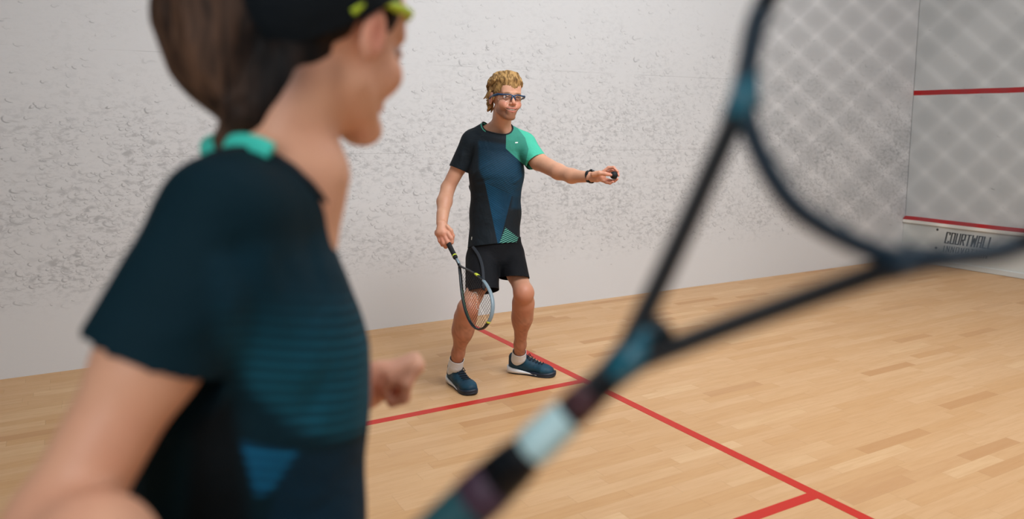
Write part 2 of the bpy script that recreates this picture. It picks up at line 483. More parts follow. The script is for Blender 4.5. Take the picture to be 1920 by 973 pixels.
        for a in cor:
            for ax in range(3):
                if a[ax]: continue
                b = list(a); b[ax] = 1; b = tuple(b)
                va, vb = val[a], val[b]; cr = (va < 0) != (vb < 0)
                t = va[cr] / (va[cr] - vb[cr]); p = np.tile(np.array(a, float), (cr.sum(), 1)); p[:, ax] += t
                acc[cr] += p; cnt[cr] += 1
        G = idx + acc / cnt[:, None]
        V = np.stack([np.interp(G[:, i], np.arange(s.n[i]), s.ax[i]) for i in range(3)], 1)
        Q = []
        for ax in range(3):
            sl0 = [slice(None)] * 3; sl1 = [slice(None)] * 3; sl0[ax] = slice(0, -1); sl1[ax] = slice(1, None)
            df = s_[tuple(sl0)] != s_[tuple(sl1)]
            e = np.argwhere(df); u, w = (ax + 1) % 3, (ax + 2) % 3
            ok = (e[:, u] > 0) & (e[:, w] > 0) & (e[:, u] < s.n[u] - 1) & (e[:, w] < s.n[w] - 1)
            e = e[ok]; q = []
            for du, dw in ((-1, -1), (0, -1), (0, 0), (-1, 0)):
                t = e.copy(); t[:, u] += du; t[:, w] += dw; q.append(ids[t[:, 0], t[:, 1], t[:, 2]])
            q = np.stack(q, 1); fl = s_[e[:, 0], e[:, 1], e[:, 2]]
            q[~fl] = q[~fl][:, ::-1]; Q.append(q)
        return V, np.concatenate(Q)
def cut(V, Q, g, n=None, snap=True):
    """drop everything where g > 0; verts just outside are pulled on to the border"""
    inside = g < 0
    keep = inside[Q].any(1); Q = Q[keep]
    if snap:
        out = (~inside)
        used = np.zeros(len(V), bool); used[Q.ravel()] = True; m = out & used
        V = V.copy(); V[m] -= g[m, None] * (n if n.ndim == 1 else n[m])
    used = np.zeros(len(V), bool); used[Q.ravel()] = True
    mp = np.cumsum(used) - 1
    return V[used], mp[Q], used
def cut_ell(V, Q, c, M, r):
    """open the surface inside an ellipsoid; the border is pulled exactly on to it"""
    d = np.linalg.norm(((V - c) @ M) / r, axis=1); out = d < 1
    Q = Q[(~out)[Q].any(1)]; V = V.copy(); used = np.zeros(len(V), bool); used[Q.ravel()] = True; m = out & used
    V[m] = c + (V[m] - c) / d[m, None]
    mp = np.cumsum(used) - 1; return V[used], mp[Q], V[m]
def rim(pts, c, M, n=72, lift=0):
    """ordered, evened-out loop through the border points"""
    q = (pts - c) @ M; an = np.arctan2(q[:, 1], q[:, 0]); out = []
    for k in range(n):
        a0 = -math.pi + 2 * math.pi * k / n; d = np.abs((an - a0 + math.pi) % (2 * math.pi) - math.pi); w = np.exp(-(d / .09) ** 2) + 1e-9
        out.append((pts * w[:, None]).sum(0) / w.sum())
    return out
def relax(V, Q, it=1, lam=.5):
    for _ in range(it):
        acc = np.zeros_like(V); cnt = np.zeros(len(V))
        for a in range(4):
            b = (a + 1) % 4
            for x, y in ((a, b), (b, a)):
                for d in range(3): acc[:, d] += np.bincount(Q[:, x], V[Q[:, y], d], len(V))
                cnt += np.bincount(Q[:, x], minlength=len(V))
        V = V + lam * (acc / np.maximum(cnt, 1)[:, None] - V)
    return V
def gauss(V, c, r, M=None):
    d = (V - np.array(c)); d = d @ M if M is not None else d
    return np.exp(-((d / np.array(r)) ** 2).sum(1))
#==BODY==
letters('COURTWALL', .475, .243, .0325, .113, .0210, .0150, .16, 'lettering', M_black)
letters('INNOVATION', .460, .150, .0265, .060, .0235, .0080, .16, 'lettering', plain('grey_print', (44, 52, 56), .5))
# ------------------------------------------------------------------ ceiling lamps (housings of the lights)
for i, (x, y, pw, c) in enumerate(LAMPS):
    t = empty('ceiling_lamp', (x, y, CEIL - .14))
    where = ['over the front left of the court', 'over the front right of the court', 'over the middle left of the court', 'over the middle right of the court', 'nearest the back wall', 'nearest the front wall'][i]
    tag(t, 'white rectangular ceiling lamp ' + where, 'ceiling lamp', 'ceiling lamps over the court')
    b = MB(); b.box((x, y, CEIL - .07), (1.0, .5, .07)); b.obj('housing', plain('lamp_housing', (215, 215, 215), .5), t)
t = empty('added_fill_panel', tuple(FILL_POS)); tag(t, 'added white fill light panel high by the right-hand wall', 'flood lamp')  # housing and bracket made up to carry the added fill light
fr_ = np.array(FILL_AIM.to_track_quat('-Z', 'Y').to_matrix())
b = MB(); b.box(np.array(FILL_POS) - np.array(FILL_AIM) * .07, (1.42, .77, .05), fr_); b.obj('housing', plain('lamp_housing', (215, 215, 215), .5), t)
b = MB(); b.tube([np.array(FILL_POS) - np.array(FILL_AIM) * .1, (CW - .003, FILL_POS[1], FILL_POS[2] + .1)], .03, 10); b.obj('bracket', plain('fill_bracket', (90, 92, 94), .5), t)
# ------------------------------------------------------------------ skin, cloth and hair materials
def skin_mat(name, col, hairy=False):
    m = Mat(name, col, .48, .4)
    a = m.attr('Col'); v = m.coord('Object')
    n1 = m.noise(v, 14, 3); n2 = m.noise(v, 55, 3)
    c = m.mix(n1.step(.35, .7) * .16, a.outputs['Color'], (205, 120, 100), 'MIX')
    c = m.mix(n2 * .10, c, (120, 70, 50))
    m.color(c); m.b.inputs['Subsurface Weight'].default_value = 0.0
    m.bump(n2, .12, .002)
    return m.m
M_skin_m = skin_mat('skin_fair', (214, 160, 128)); M_skin_w = skin_mat('skin_tanned', (222, 165, 132))
def poly_mask(m, x, z, planes, soft=.002):
    """product of half planes: each (px, pz, qx, qz): keeps the left-hand side of the directed line p->q"""
    r = None
    for (ax, az, bx, bz) in planes:
        nx, nz = -(bz - az), (bx - ax); L = math.hypot(nx, nz); nx /= L; nz /= L
        e = (x * nx + z * nz - (ax * nx + az * nz)).step(-soft, soft)
        r = e if r is None else r * e
    return r
def stripes(x, z, ang, period, duty=.5, soft=.18):
    c, s_ = math.cos(math.radians(ang)), math.sin(math.radians(ang))
    t = ((x * -s_ + z * c) / period).fract()
    return (t - .5).abs().step(duty / 2 + soft, duty / 2 - soft)
def bpx(pts):  # photo pixels of the man's front to the pattern plane in metres
    return [((u - 930) / 333.8, (458 - v) / 333.8) for u, v in pts]
def planes_of(pts):
    p = bpx(pts) if pts[0][0] > 100 else pts
    area = sum(p[i][0] * p[(i + 1) % len(p)][1] - p[(i + 1) % len(p)][0] * p[i][1] for i in range(len(p)))
    if area < 0: p = p[::-1]
    return [(p[i][0], p[i][1], p[(i + 1) % len(p)][0], p[(i + 1) % len(p)][1]) for i in range(len(p))]
def shirt_mat_man():
    m = Mat('shirt_man', (30, 34, 42), .75, .25)
    px, pz, pf = m.xyz(m.attr('pat').outputs['Vector'])
    a = m.attr('Col'); tr, tg, tb = m.xyz(a.outputs['Color'])
    front = pf.step(-.02, .02)
    c = m.mix(0.0, (23, 32, 39), (23, 32, 39))
    hatch = stripes(px, pz, -24, .0088, .30)
    up = poly_mask(m, px, pz, planes_of([(899, 268), (950, 276), (984, 318), (984, 372), (958, 368), (912, 346), (901, 323)]), .010) * front
    c = m.mix(up * .55, c, (12, 48, 68)); c = m.mix(up * hatch * pz.step(.62, .35) * .85, c, (24, 92, 128))
    mid = poly_mask(m, px, pz, planes_of([(911, 344), (960, 367), (937, 456), (934, 456)]), .002) * front
    h2 = stripes(px, pz, 27, .0088, .32)
    c = m.mix(mid * .9, c, (10, 56, 82)); c = m.mix(mid * h2 * px.step(.065, -.02) * .8, c, (30, 98, 138))
    side = poly_mask(m, px, pz, planes_of([(984, 318), (990, 350), (984, 392), (953, 392), (960, 368), (962, 340)]), .012) * front
    c = m.mix(side * .75, c, (19, 56, 78))
    low = poly_mask(m, px, pz, planes_of([(948, 426), (978, 450), (974, 462), (934, 462)]), .0015) * front
    c = m.mix(low * .8, c, (22, 62, 72)); c = m.mix(low * stripes(px, pz, 24, .0100, .28, .14), c, (128, 214, 186))
    mint = poly_mask(m, px, pz, planes_of([(951, 200), (1120, 200), (1120, 420), (984, 313), (949, 283)]), .0015)
    panel = poly_mask(m, px, pz, planes_of([(949, 230), (970, 243), (984, 262), (990, 284), (984, 313), (949, 283)]), .002) * front
    mc = m.mix(panel * .75, (74, 186, 156), (52, 122, 108))
    mc = m.mix(panel * hatch * .3, mc, (50, 116, 104))
    c = m.mix(mint, c, mc)
    logo = poly_mask(m, px, pz, planes_of([(966, 270.8), (971.0, 270.4), (970.6, 272.4), (965.6, 272.8)]), .0005) * front
    c = m.mix(logo, c, (240, 245, 240))
    lab = poly_mask(m, px, pz, planes_of([(885.2, 443), (886.6, 443.3), (885.9, 449), (884.6, 448.8)]), .0005) * front
    c = m.mix(lab, c, (225, 230, 228))
    c = m.mix(tg, c, (92, 205, 175))        # mint neck tape
    m.color(c)
    v = m.coord('Object')
    m.bump(m.noise(v, 9, 3, .6, .6), .5, .02)
    return m.m
M_shirt_m = shirt_mat_man()
def cloth(name, col, col2=None, scale=8, st=.45):
    m = Mat(name, col, .8, .2); v = m.coord('Object')
    if col2: m.color(m.mix(m.noise(v, scale * 2, 2).step(.4, .7), col, col2))
    m.bump(m.noise(v, scale, 3, .6, .7), st, .02); return m.m
M_short = cloth('shorts_cloth', (16, 17, 21))
M_sock = cloth('sock_knit', (222, 224, 226), None, 60, .2)
def hair_mat(name, c1, c2, c3, M=None, scale=(60, 6, 60)):
    m = Mat(name, c1, .6, .15)
    x, y, z = m.xyz(m.attr('pat').outputs['Vector'])
    v = m.vec(x * scale[0], y * scale[1], z * scale[2])
    n1 = m.noise(v, 1.0, 4, .6, .4); n2 = m.noise(m.vec(x * 30, y * 30, z * 30), 1, 2)
    c = m.mix(n1.step(.35, .65), c2, c1); c = m.mix(n2.step(.55, .8) * .7, c, c3)
    c = m.mix(m.xyz(m.attr('Col').outputs['Color'])[0], c, (9, 10, 12))
    m.color(c); m.bump(n1, .5, .006); return m.m

# ------------------------------------------------------------------ head, shared by both people
def frame_from(face, up):
    """columns: X = the person's right, Y = out of the face, Z = up"""
    y = unit(face); z = np.array(up, float); z = unit(z - y * (z @ y)); x = np.cross(y, z)
    return np.stack([x, y, z], 1)
def head_field(f, T, M, s, smile=True, ears=True):
    L = lambda p: T + M @ (np.array(p, float) * s)
    f.ell(L((0, -.014, .036)), np.array((.074, .094, .084)) * s, M, k=0)
    f.ell(L((0, .020, -.030)), np.array((.053, .062, .074)) * s, M, k=.03 * s)
    for sx in (-1, 1):
        f.cap(L((sx * .043, .004, -.055)), L((sx * .013, .064, -.099)), .012 * s, .014 * s, k=.022 * s)
        f.ell(L((sx * .038, .057, -.036)), np.array((.022, .019, .020)) * s, M, k=.026 * s)
        f.cap(L((sx * .012, .083, .012)), L((sx * .042, .072, .014)), .008 * s, .007 * s, k=.014 * s)
    f.ell(L((0, .068, -.098)), np.array((.019, .017, .015)) * s, M, k=.018 * s)
    f.ell(L((0, .060, .045)), np.array((.050, .028, .036)) * s, M, k=.03 * s)
    for sx in (-1, 1): f.ell(L((sx * .031, .093, -.004)), np.array((.016, .012, .010)) * s, M, k=.010 * s, mode='s')
    f.cap(L((0, .083, .004)), L((0, .104, -.033)), .006 * s, .0095 * s, k=.010 * s)
    for sx in (-1, 1): f.ell(L((sx * .0115, .094, -.037)), np.array((.007, .009, .0065)) * s, M, k=.006 * s)
    # lids
    for sx in (-1, 1):
        f.chain([L((sx * .018, .0835, -.003)), L((sx * .030, .0862, .0012)), L((sx * .044, .0755, -.003))], [.0035 * s, .0040 * s, .003 * s], k=.004 * s)
        f.chain([L((sx * .019, .0825, -.009)), L((sx * .030, .0850, -.0108)), L((sx * .043, .0755, -.0075))], [.003 * s, .0040 * s, .003 * s], k=.004 * s)
    # mouth
    if smile:
        for sx in (-1, 1): f.ell(L((sx * .034, .071, -.046)), np.array((.010, .012, .014)) * s, M, k=.014 * s)
        f.ell(L((0, .082, -.067)), np.array((.027, .014, .026)) * s, M, k=.014 * s)
        W_ = 1.14
        mp = [(-.030 * W_, .0735, -.0560), (-.015 * W_, .0900, -.0645), (0, .0955, -.0668), (.015 * W_, .0900, -.0645), (.030 * W_, .0735, -.0560)]
        f.chain([L(p) for p in mp], [.0018 * s, .0052 * s, .0066 * s, .0052 * s, .0018 * s], k=.002 * s, mode='s')
        pu = [(-.032 * W_, .0710, -.0530), (-.014 * W_, .0900, -.0590), (0, .0950, -.0588), (.014 * W_, .0900, -.0590), (.032 * W_, .0710, -.0530)]
        pl = [(-.031 * W_, .0710, -.0570), (-.014 * W_, .0880, -.0715), (0, .0925, -.0757), (.014 * W_, .0880, -.0715), (.031 * W_, .0710, -.0570)]
    else:
        pu = [(-.025, .072, -.062), (-.013, .084, -.062), (0, .0875, -.0615), (.013, .084, -.062), (.025, .072, -.062)]
        pl = [(-.024, .072, -.064), (-.013, .0825, -.070), (0, .086, -.0725), (.013, .0825, -.070), (.024, .072, -.064)]
    f.chain([L(p) for p in pu], [.0020 * s, .0030 * s, .0032 * s, .0030 * s, .0020 * s], k=.003 * s)
    f.chain([L(p) for p in pl], [.0020 * s, .0036 * s, .0042 * s, .0036 * s, .0020 * s], k=.003 * s)
    if ears:
        for sx in (-1, 1):
            E = M @ np.array([[1, 0, 0], [0, .96, -.26], [0, .26, .96]]).T
            f.ell(L((sx * .077, -.010, -.008)), np.array((.008, .018, .031)) * s, E, k=.006 * s)
            f.ell(L((sx * .086, -.006, -.004)), np.array((.006, .010, .019)) * s, E, k=.004 * s, mode='s')
def face_colors(V, T, M, s, base, lip, brow, stub_shade=0, brow_amt=.85):
    q = ((V - T) @ M) / s; C = np.tile(np.array(lin(base)), (len(V), 1))
    def blend(c, w): C[:] = C * (1 - w[:, None]) + np.array(lin(c)) * w[:, None]
    red = np.clip(gauss(q, (.04, .075, -.035), (.022, .03, .018)) + gauss(q, (-.04, .075, -.035), (.022, .03, .018)) + gauss(q, (0, .108, -.035), (.014, .014, .014)), 0, 1) * .45
    blend((215, 110, 90), red)
    blend((205, 105, 90), np.clip(gauss(q, (.082, -.01, -.005), (.014, .02, .032)) + gauss(q, (-.082, -.01, -.005), (.014, .02, .032)), 0, 1) * .6)
    if stub_shade:
        w = np.clip((-.050 - q[:, 2]) / .02, 0, 1) * np.clip((q[:, 2] + .122) / .01, 0, 1) * np.clip((q[:, 1] + .005) / .02, 0, 1) * stub_shade  # stubble, with shade under the jaw painted into the same tone
        w = np.maximum(w, np.clip(gauss(q, (0, .092, -.052), (.024, .012, .005)), 0, 1) * stub_shade)
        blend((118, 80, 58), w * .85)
    zz = q[:, 2] - (q[:, 0] ** 2) * 9
    lw = np.clip(np.exp(-((zz + .0595) / .0034) ** 2 - (q[:, 0] / .028) ** 4 - ((q[:, 1] - .088) / .014) ** 2) * 1.4 + np.exp(-((zz + .0755) / .0040) ** 2 - (q[:, 0] / .020) ** 4 - ((q[:, 1] - .087) / .014) ** 2) * 1.4, 0, 1)
    blend(lip, lw * .85)
    for sx in (-1, 1):
        blend(brow, np.clip(gauss(q, (sx * .030, .085, .0150), (.017, .02, .0040)) * 1.5, 0, 1) * brow_amt)
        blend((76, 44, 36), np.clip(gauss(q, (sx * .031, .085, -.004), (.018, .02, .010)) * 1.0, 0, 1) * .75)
    # inside of the mouth
    blend((70, 26, 22), np.clip(gauss(q, (0, .0835, -.0665), (.026, .0055, .006)) * 1.3, 0, 1) * .8 * (1 if stub_shade else 0))
    return C
def uv_ball(c, r, M=None, nu=24, nv=16, sc3=(1, 1, 1)):
    M = np.eye(3) if M is None else M
    V = []; F = []
    for j in range(nv + 1):
        th = math.pi * j / nv
        for i in range(nu):
            ph = 2 * math.pi * i / nu
            V.append(np.array(c) + M @ (np.array([math.sin(th) * math.cos(ph) * sc3[0], math.sin(th) * math.sin(ph) * sc3[1], math.cos(th) * sc3[2]]) * r))
    for j in range(nv):
        for i in range(nu): F.append((j * nu + i, (j + 1) * nu + i, (j + 1) * nu + (i + 1) % nu, j * nu + (i + 1) % nu))
    return V, F
def eyes(T, M, s, parent, iris=(46, 58, 66)):
    for sx in (-1, 1):
        c = T + M @ (np.array((sx * .031, .0745, -.0048)) * s); V, F = uv_ball(c, .0115 * s, M)
        V = np.array(V); q = (V - c) @ M / (.0115 * s)
        C = np.tile(np.array(lin((190, 180, 174))), (len(V), 1)); r = np.hypot(q[:, 0] - 0, q[:, 2] + .05)
        fr = q[:, 1] > 0
        C[(r < .60) & fr] = lin(iris); C[(r < .32) & fr] = lin((10, 10, 12))
        mobj('eye', V, F, M_eye, parent, cols=C)
m_ = Mat('eye_gloss', (220, 215, 210), .15, .6); m_.nt.links.new(m_.attr('Col').outputs['Color'], m_.b.inputs['Base Color']); M_eye = m_.m
M_teeth = plain('teeth', (238, 232, 222), .3)
def teeth(T, M, s, parent):
    b = MB()
    pts = [T + M @ (np.array((x, .0905 - x * x * 24, -.0645 + x * x * 8)) * s) for x in np.linspace(-.021, .021, 13)]
    b.tube(pts, .0020 * s, 8, up=M[:, 2], flat=1.9); b.obj('teeth', M_teeth, parent, smooth=True)

# ------------------------------------------------------------------ shoes
M_shoe = None
def shoe_mat():
    m = Mat('shoe_mesh_cloth', (20, 62, 80), .6, .35)
    v = m.coord('Object'); n = m.noise(v, 30, 2)
    c = m.mix(n.step(.3, .8), (17, 56, 74), (24, 72, 92))
    a = m.attr('Col'); c = m.mix(S(m.nt, a.outputs['Fac']) if False else m.xyz(a.outputs['Color'])[0], c, (15, 30, 48))
    m.color(c); m.bump(m.noise(v, 240, 2), .3, .001); return m.m
M_shoe = shoe_mat(); M_sole_w = plain('midsole_white', (232, 234, 236), .5); M_sole_d = plain('outsole_navy', (18, 30, 46), .5)
M_lace = plain('lace_dark', (10, 22, 34), .7)
def shoe(parent, heel, direc, s=1.0, h=.003, side=1, up=(0, 0, 1), badge=False, white_all=False):
    """heel: ground point under the heel; direc: toe direction; side: +1 right foot, -1 left foot"""
    Y = unit(direc); Z = unit(np.array(up, float) - Y * (np.array(up) @ Y)); X = np.cross(Y, Z)
    M = np.stack([X, Y, Z], 1); T = np.array(heel, float)
    L = lambda p: T + M @ (np.array((p[0] * side, p[1], p[2])) * s)
    pts = [L(p) for p in ((-.08, -.03, 0), (.08, -.03, 0), (-.08, .33, 0), (.08, .33, 0), (0, 0, .15))]
    lo = np.min(pts, 0) - .02; hi = np.max(pts, 0) + .02
    f = Field(lo, hi, h)
    f.ecap(L((0, .045, .055)), L((.004, .13, .050)), (.036 * s, .040 * s), (.040 * s, .040 * s), X, k=0)
    f.ecap(L((.004, .13, .050)), L((-.004, .225, .036)), (.040 * s, .040 * s), (.046 * s, .028 * s), X, k=.02)
    f.ecap(L((-.004, .215, .036)), L((-.008, .252, .033)), (.045 * s, .028 * s), (.036 * s, .025 * s), X, k=.02)
    f.ecap(L((0, .040, .05)), L((0, .033, .092)), (.034 * s, .037 * s), (.030 * s, .031 * s), X, k=.015)   # heel counter
    f.ecap(L((0, .115, .070)), L((0, .092, .112)), (.030 * s, .030 * s), (.025 * s, .013 * s), X, k=.015)    # tongue rise
    f.ecap(L((0, .045, .150)), L((0, .056, .088)), (.0275 * s, .030 * s), (.025 * s, .026 * s), X, k=.005, mode='s')
    f.ecap(L((-.06, .058, .112)), L((.06, .058, .112)), (.022 * s, .020 * s), (.022 * s, .020 * s), Y, k=.010, mode='s')
    f.box(L((0, .15, -.03)), np.array((.1, .25, .046)) * s, M, r=.002, k=.002, mode='s')
    V, Q = f.nets(); V = relax(V, Q, 2)
    q = (V - T) @ M / s; q[:, 0] *= side
    w = np.clip(gauss(q, (0, .15, .085), (.022, .065, .06)) * 1.6, 0, 1) * .85 + np.clip((q[:, 1] - .268) / .02, 0, 1) * .8 + np.clip((.026 - q[:, 1]) / .012, 0, 1) * .6 * (q[:, 2] > .04)
    C = np.stack([np.clip(w, 0, 1)] * 3, 1)
    sh = mobj('shoe', V, Q, M_shoe, parent, cols=C)
    # midsole: a closed outline lofted upwards; outsole below it
    out = [(-.030, .012), (0, -.002), (.030, .012), (.038, .06), (.036, .12), (.042, .18), (.047, .225), (.033, .268), (-.006, .289), (-.036, .272), (-.050, .232), (-.048, .18), (-.036, .12), (-.037, .06)]
    o2 = spline([np.array((x, y, 0)) for x, y in out], 5, True)
    def loft(z0, z1, ex0, ex1, name, mat, cutfn=None):
        V = []; F = []; n = len(o2); c = np.array((0, .15, 0))
        rows = [(z0, ex0 * .985), (z0 + .002, ex0), (.5 * (z0 + z1), (ex0 + ex1) / 2 + .012), (z1, ex1)]
        for zf, ex in rows:
            for p in o2:
                t = np.clip((p[1] - .02) / .27, 0, 1)
                z = zf if not callable(zf) else zf(t)
                lift = .010 * max(0, (t - .80) / .2) ** 2 + .006 * max(0, (.08 - t) / .08) ** 2
                V.append(L((c[0] + (p[0]) * ex, c[1] + (p[1] - .15) * (1 + (ex - 1) * .4), z * (1.0 if z > z0 else 1) + lift)))
        m_r = len(rows)
        for r in range(m_r - 1):
            for i in range(n): F.append((r * n + i, r * n + (i + 1) % n, (r + 1) * n + (i + 1) % n, (r + 1) * n + i))
        F.append(tuple(range(n))); F.append(tuple((m_r - 1) * n + i for i in range(n)))
        b = MB(); b.add(V, F); return b.obj(name, mat, sh, smooth=True)
    tag(loft(.0085, .026, 1.03, 1.02, 'midsole', M_sole_d if white_all is None else M_sole_d), 'dark forefoot sole')
    tag(loft(.0, .009, .99, 1.02, 'outsole', M_sole_d), 'dark outsole')
    # white wedge along the rear and side of the sole
    V = []; F = []; seg = [p for p in spline([np.array((x, y, 0)) for x, y in ((.044, .185), (.0405, .15), (.0385, .12), (.0400, .06), (.032, .010), (0, -.006), (-.032, .010), (-.0400, .06), (-.0385, .12), (-.043, .16), (-.049, .185))], 5)]
    n = len(seg)
    for i, p in enumerate(seg):
        t = min(max((p[1]) / .19, 0), 1); hz = .041 * (1 - t) + .012 * t; lo_ = .008 + .003 * t
        out_ = 1.03
        for (z, ex) in ((lo_, out_), ((lo_ + hz) / 2, out_ * 1.035), (hz, out_)):
            V.append(L((p[0] * ex, .15 + (p[1] - .15) * 1.01, z)))
        V.append(L((p[0] * .86, .15 + (p[1] - .15) * .94, hz))); V.append(L((p[0] * .86, .15 + (p[1] - .15) * .94, lo_)))
    for i in range(n - 1):
        for k in range(5): F.append((i * 5 + k, i * 5 + (k + 1) % 5, (i + 1) * 5 + (k + 1) % 5, (i + 1) * 5 + k))
    F.append((0, 1, 2, 3, 4)); F.append(tuple((n - 1) * 5 + k for k in range(5)))
    b = MB(); b.add(V, F); tag(b.obj('sole_wedge', M_sole_w, sh, smooth=True), 'white wedge of the midsole')
    b = MB()
    def topz(x, y):
        near = (np.abs(q[:, 0] - x) < .006) & (np.abs(q[:, 1] - y) < .006); return q[near, 2].max() if near.any() else .05
    for j in range(6):
        y = .122 + j * .017
        b.tube([L((x_, y + .005 * (1 - abs(x_) / .022), topz(x_, y) + .0012)) for x_ in (-.022, -.011, 0, .011, .022)], .0030, 6)
    for sg in (-1, 1):
        b.tube(spline([L((0, .120, topz(0, .120) + .003)), L((sg * .014, .124, topz(0, .12) + .008)), L((sg * .026, .130, topz(.026, .13) + .004)), L((sg * .024, .145, topz(.024, .145) + .003))], 4), .0022, 6)
    b.obj('laces', M_lace, sh, smooth=True)
    b = MB(); b.tube([L((0, .104, .108)), L((0, .094, .130)), L((0, .088, .146))], [.012, .008, .003], 8, up=Y, flat=.4); b.obj('tongue_tab', M_lace, sh, smooth=True)
    b = MB()
    if badge:   # pale curl on the outer quarter near the collar
        b.tube(spline([L((-x_, y_, topz(-x_, y_) + .0005)) for x_, y_ in ((.010, .124), (.022, .118), (.026, .106), (.018, .102), (.012, .110))], 4), .0020, 6)
    else:
        b.tube([L((.0385, .030, .056)), L((.0415, .055, .0545))], .0022, 6)
    b.obj('badge', M_sole_w, sh, smooth=True)
    return sh
# ------------------------------------------------------------------ the man by the wall
DM = 4.38
def m(u, v, dd=0.0): return P(u, v, DM + dd)
def px(r, dd=0.0): return r * (DM + dd) / FPX
man = empty('person', floor_pt(930, 722))
tag(man, 'smiling man in black shorts and navy shoes standing by the wall, holding out a ball', 'person')
SIDE = cdir(math.cos(math.radians(16)), 0, -math.sin(math.radians(16)))     # his chest turns a little to the picture's right
LEGR = dict(hip=m(920, 480, .0), knee=m(877, 579, -.28), ankle=m(856, 676, -.10))
LEGL = dict(hip=m(957, 478, .03), knee=m(982, 549, -.16), ankle=m(974, 662, .12))
pts_all = [m(800, 125, -.5), m(1175, 125, -.5), m(800, 760, .4), m(1000, 760, .4), m(1175, 760, .4), m(1175, 400, -.5), m(1175, 125, .4), m(800, 125, .4), m(800, 760, -.5)]
lo = np.min(pts_all, 0); hi = np.max(pts_all, 0); lo[2] = .02; hi[2] = 1.74
HS = 1.06
HT = m(948.5, 183.5, -.20); HM = frame_from(cdir(math.sin(math.radians(23)), -.06, math.cos(math.radians(23))), cdir(.045, 1, .05))
hd = lambda p: HT + HM @ (np.array(p, float) * HS)
H_M = .0034
f = Field(lo, hi, H_M, [(HT - .125, HT + .125, .0017), (m(1104, 352, -.48) - .02, m(1163, 308, -.48) + .03, .0022)])
# trunk (stays under the clothes)
f.ecap(m(930, 470, .02), m(930, 400, .0), (.135, .095), (.120, .085), SIDE, k=0)
f.ecap(m(930, 400, .0), m(932, 305, -.055), (.118, .080), (.125, .080), SIDE, k=.03)
f.cap(m(888, 272, -.05), m(980, 274, -.05), .040, .040, k=.03)
f.cap(hd((0, -.036, -.060)), m(939, 246, -.09), .050, .055, k=.012)
f.cap(m(932, 238, -.08), m(903, 249, -.06), .040, .030, k=.035); f.cap(m(938, 250, -.09), m(905, 260, -.07), .042, .034, k=.035); f.cap(m(938, 250, -.09), m(972, 263, -.07), .042, .034, k=.035)
head_field(f, HT, HM, HS)
# throat cord
f.cap(hd((.030, -.02, -.075)), m(946, 252, -.14), .016, .014, k=.02)
# his right arm, hanging, hand on the racket grip
f.chain([m(884, 272, -.04), m(862, 310, -.03), m(840, 352, -.02)], [px(14), px(14.2), px(12.6)], k=.02)
f.chain([m(840, 352, -.02), m(833.5, 378, -.07), m(828.5, 418, -.16)], [px(13.0), px(14.0), px(8.6)], k=.015)
f.ecap(m(829.5, 400, -.13), m(828.5, 419, -.16), (px(9.6), px(8.6)), (px(9.2), px(7.0)), SIDE, k=.015)
# his left arm, stretched out towards the viewer's right
f.chain([m(984, 277, -.06), m(1010, 303, -.14), m(1047, 322, -.27)], [px(14), px(15.5), px(13.6)], k=.02)
f.chain([m(1047, 322, -.27), m(1072, 330, -.34), m(1106, 332, -.44)], [px(14, -.27), px(13.2, -.34), px(9.6, -.44)], k=.02)
# legs
for Lg, sx, cr, kr in ((LEGR, -1, 17.5, 17.5), (LEGL, 1, 17.5, 17.5)):
    hip, kn, an = Lg['hip'], Lg['knee'], Lg['ankle']
    f.chain([hip, hip * .5 + kn * .5, kn], [px(20), px(17.8), px(kr - 1.5)], k=.03)
    sh = unit(an - kn); back = unit(cdir(0, 0, -1) - sh * (cdir(0, 0, -1) @ sh))
    f.ell(kn + cdir(0, 0, 1) * .016, (px(13), px(13), px(16)), k=.03)          # knee cap
    f.chain([kn, kn * .6 + an * .4, an * .85 + kn * .15, an + sh * .03], [px(16.5), px(15.8), px(10.4), px(10.8)], k=.03)
    f.cap(kn * .82 + an * .18 + back * .018, kn * .52 + an * .48 + back * .012, px(cr), px(cr - 3), k=.04)
    f.cap(kn * .82 + an * .18 - SIDE * sx * -.008, kn * .60 + an * .40 - SIDE * sx * -.010, px(15.5), px(13), k=.03)
# right hand: back of the hand to the viewer's left, fingers closed round the grip
DH = -.19
g = lambda u, v, d=0.0: m(u, v, DH + d)
f.ecap(g(828.5, 419), g(829, 436, -.01), (px(8.6), px(6.5)), (px(11.5), px(8.0)), SIDE, k=.012)
f.box(g(829.5, 437, .005), (px(11.6), px(11), .016), frame_from(cdir(-.55, 0, .83), cdir(.10, 1, 0)), r=.012, k=.012)
f.chain([g(839, 437, -.020), g(845.5, 446, -.030), g(847, 454, -.025), g(843.5, 458.5, -.005)], [px(4.2), px(3.9), px(3.4), px(2.6)], k=.008)
f.chain([g(834, 443, -.020), g(839, 453.5, -.034), g(840.5, 460, -.020), g(842, 459, .004)], [px(4.2), px(3.9), px(3.5), px(2.8)], k=.008)
f.chain([g(828, 445, -.016), g(832, 456, -.028), g(835.5, 462.5, -.012), g(838, 461, .008)], [px(4.2), px(3.8), px(3.3), px(2.6)], k=.008)
f.chain([g(821.5, 441, -.004), g(825, 451.5, -.014), g(829.5, 459, .000), g(833, 459, .012)], [px(3.8), px(3.4), px(2.9), px(2.3)], k=.008)
f.chain([g(838, 424, -.010), g(845.5, 432, -.012), g(849.5, 442, -.004), g(848.5, 451, .004)], [px(3.8), px(3.5), px(3.0), px(2.6)], k=.006)   # thumb
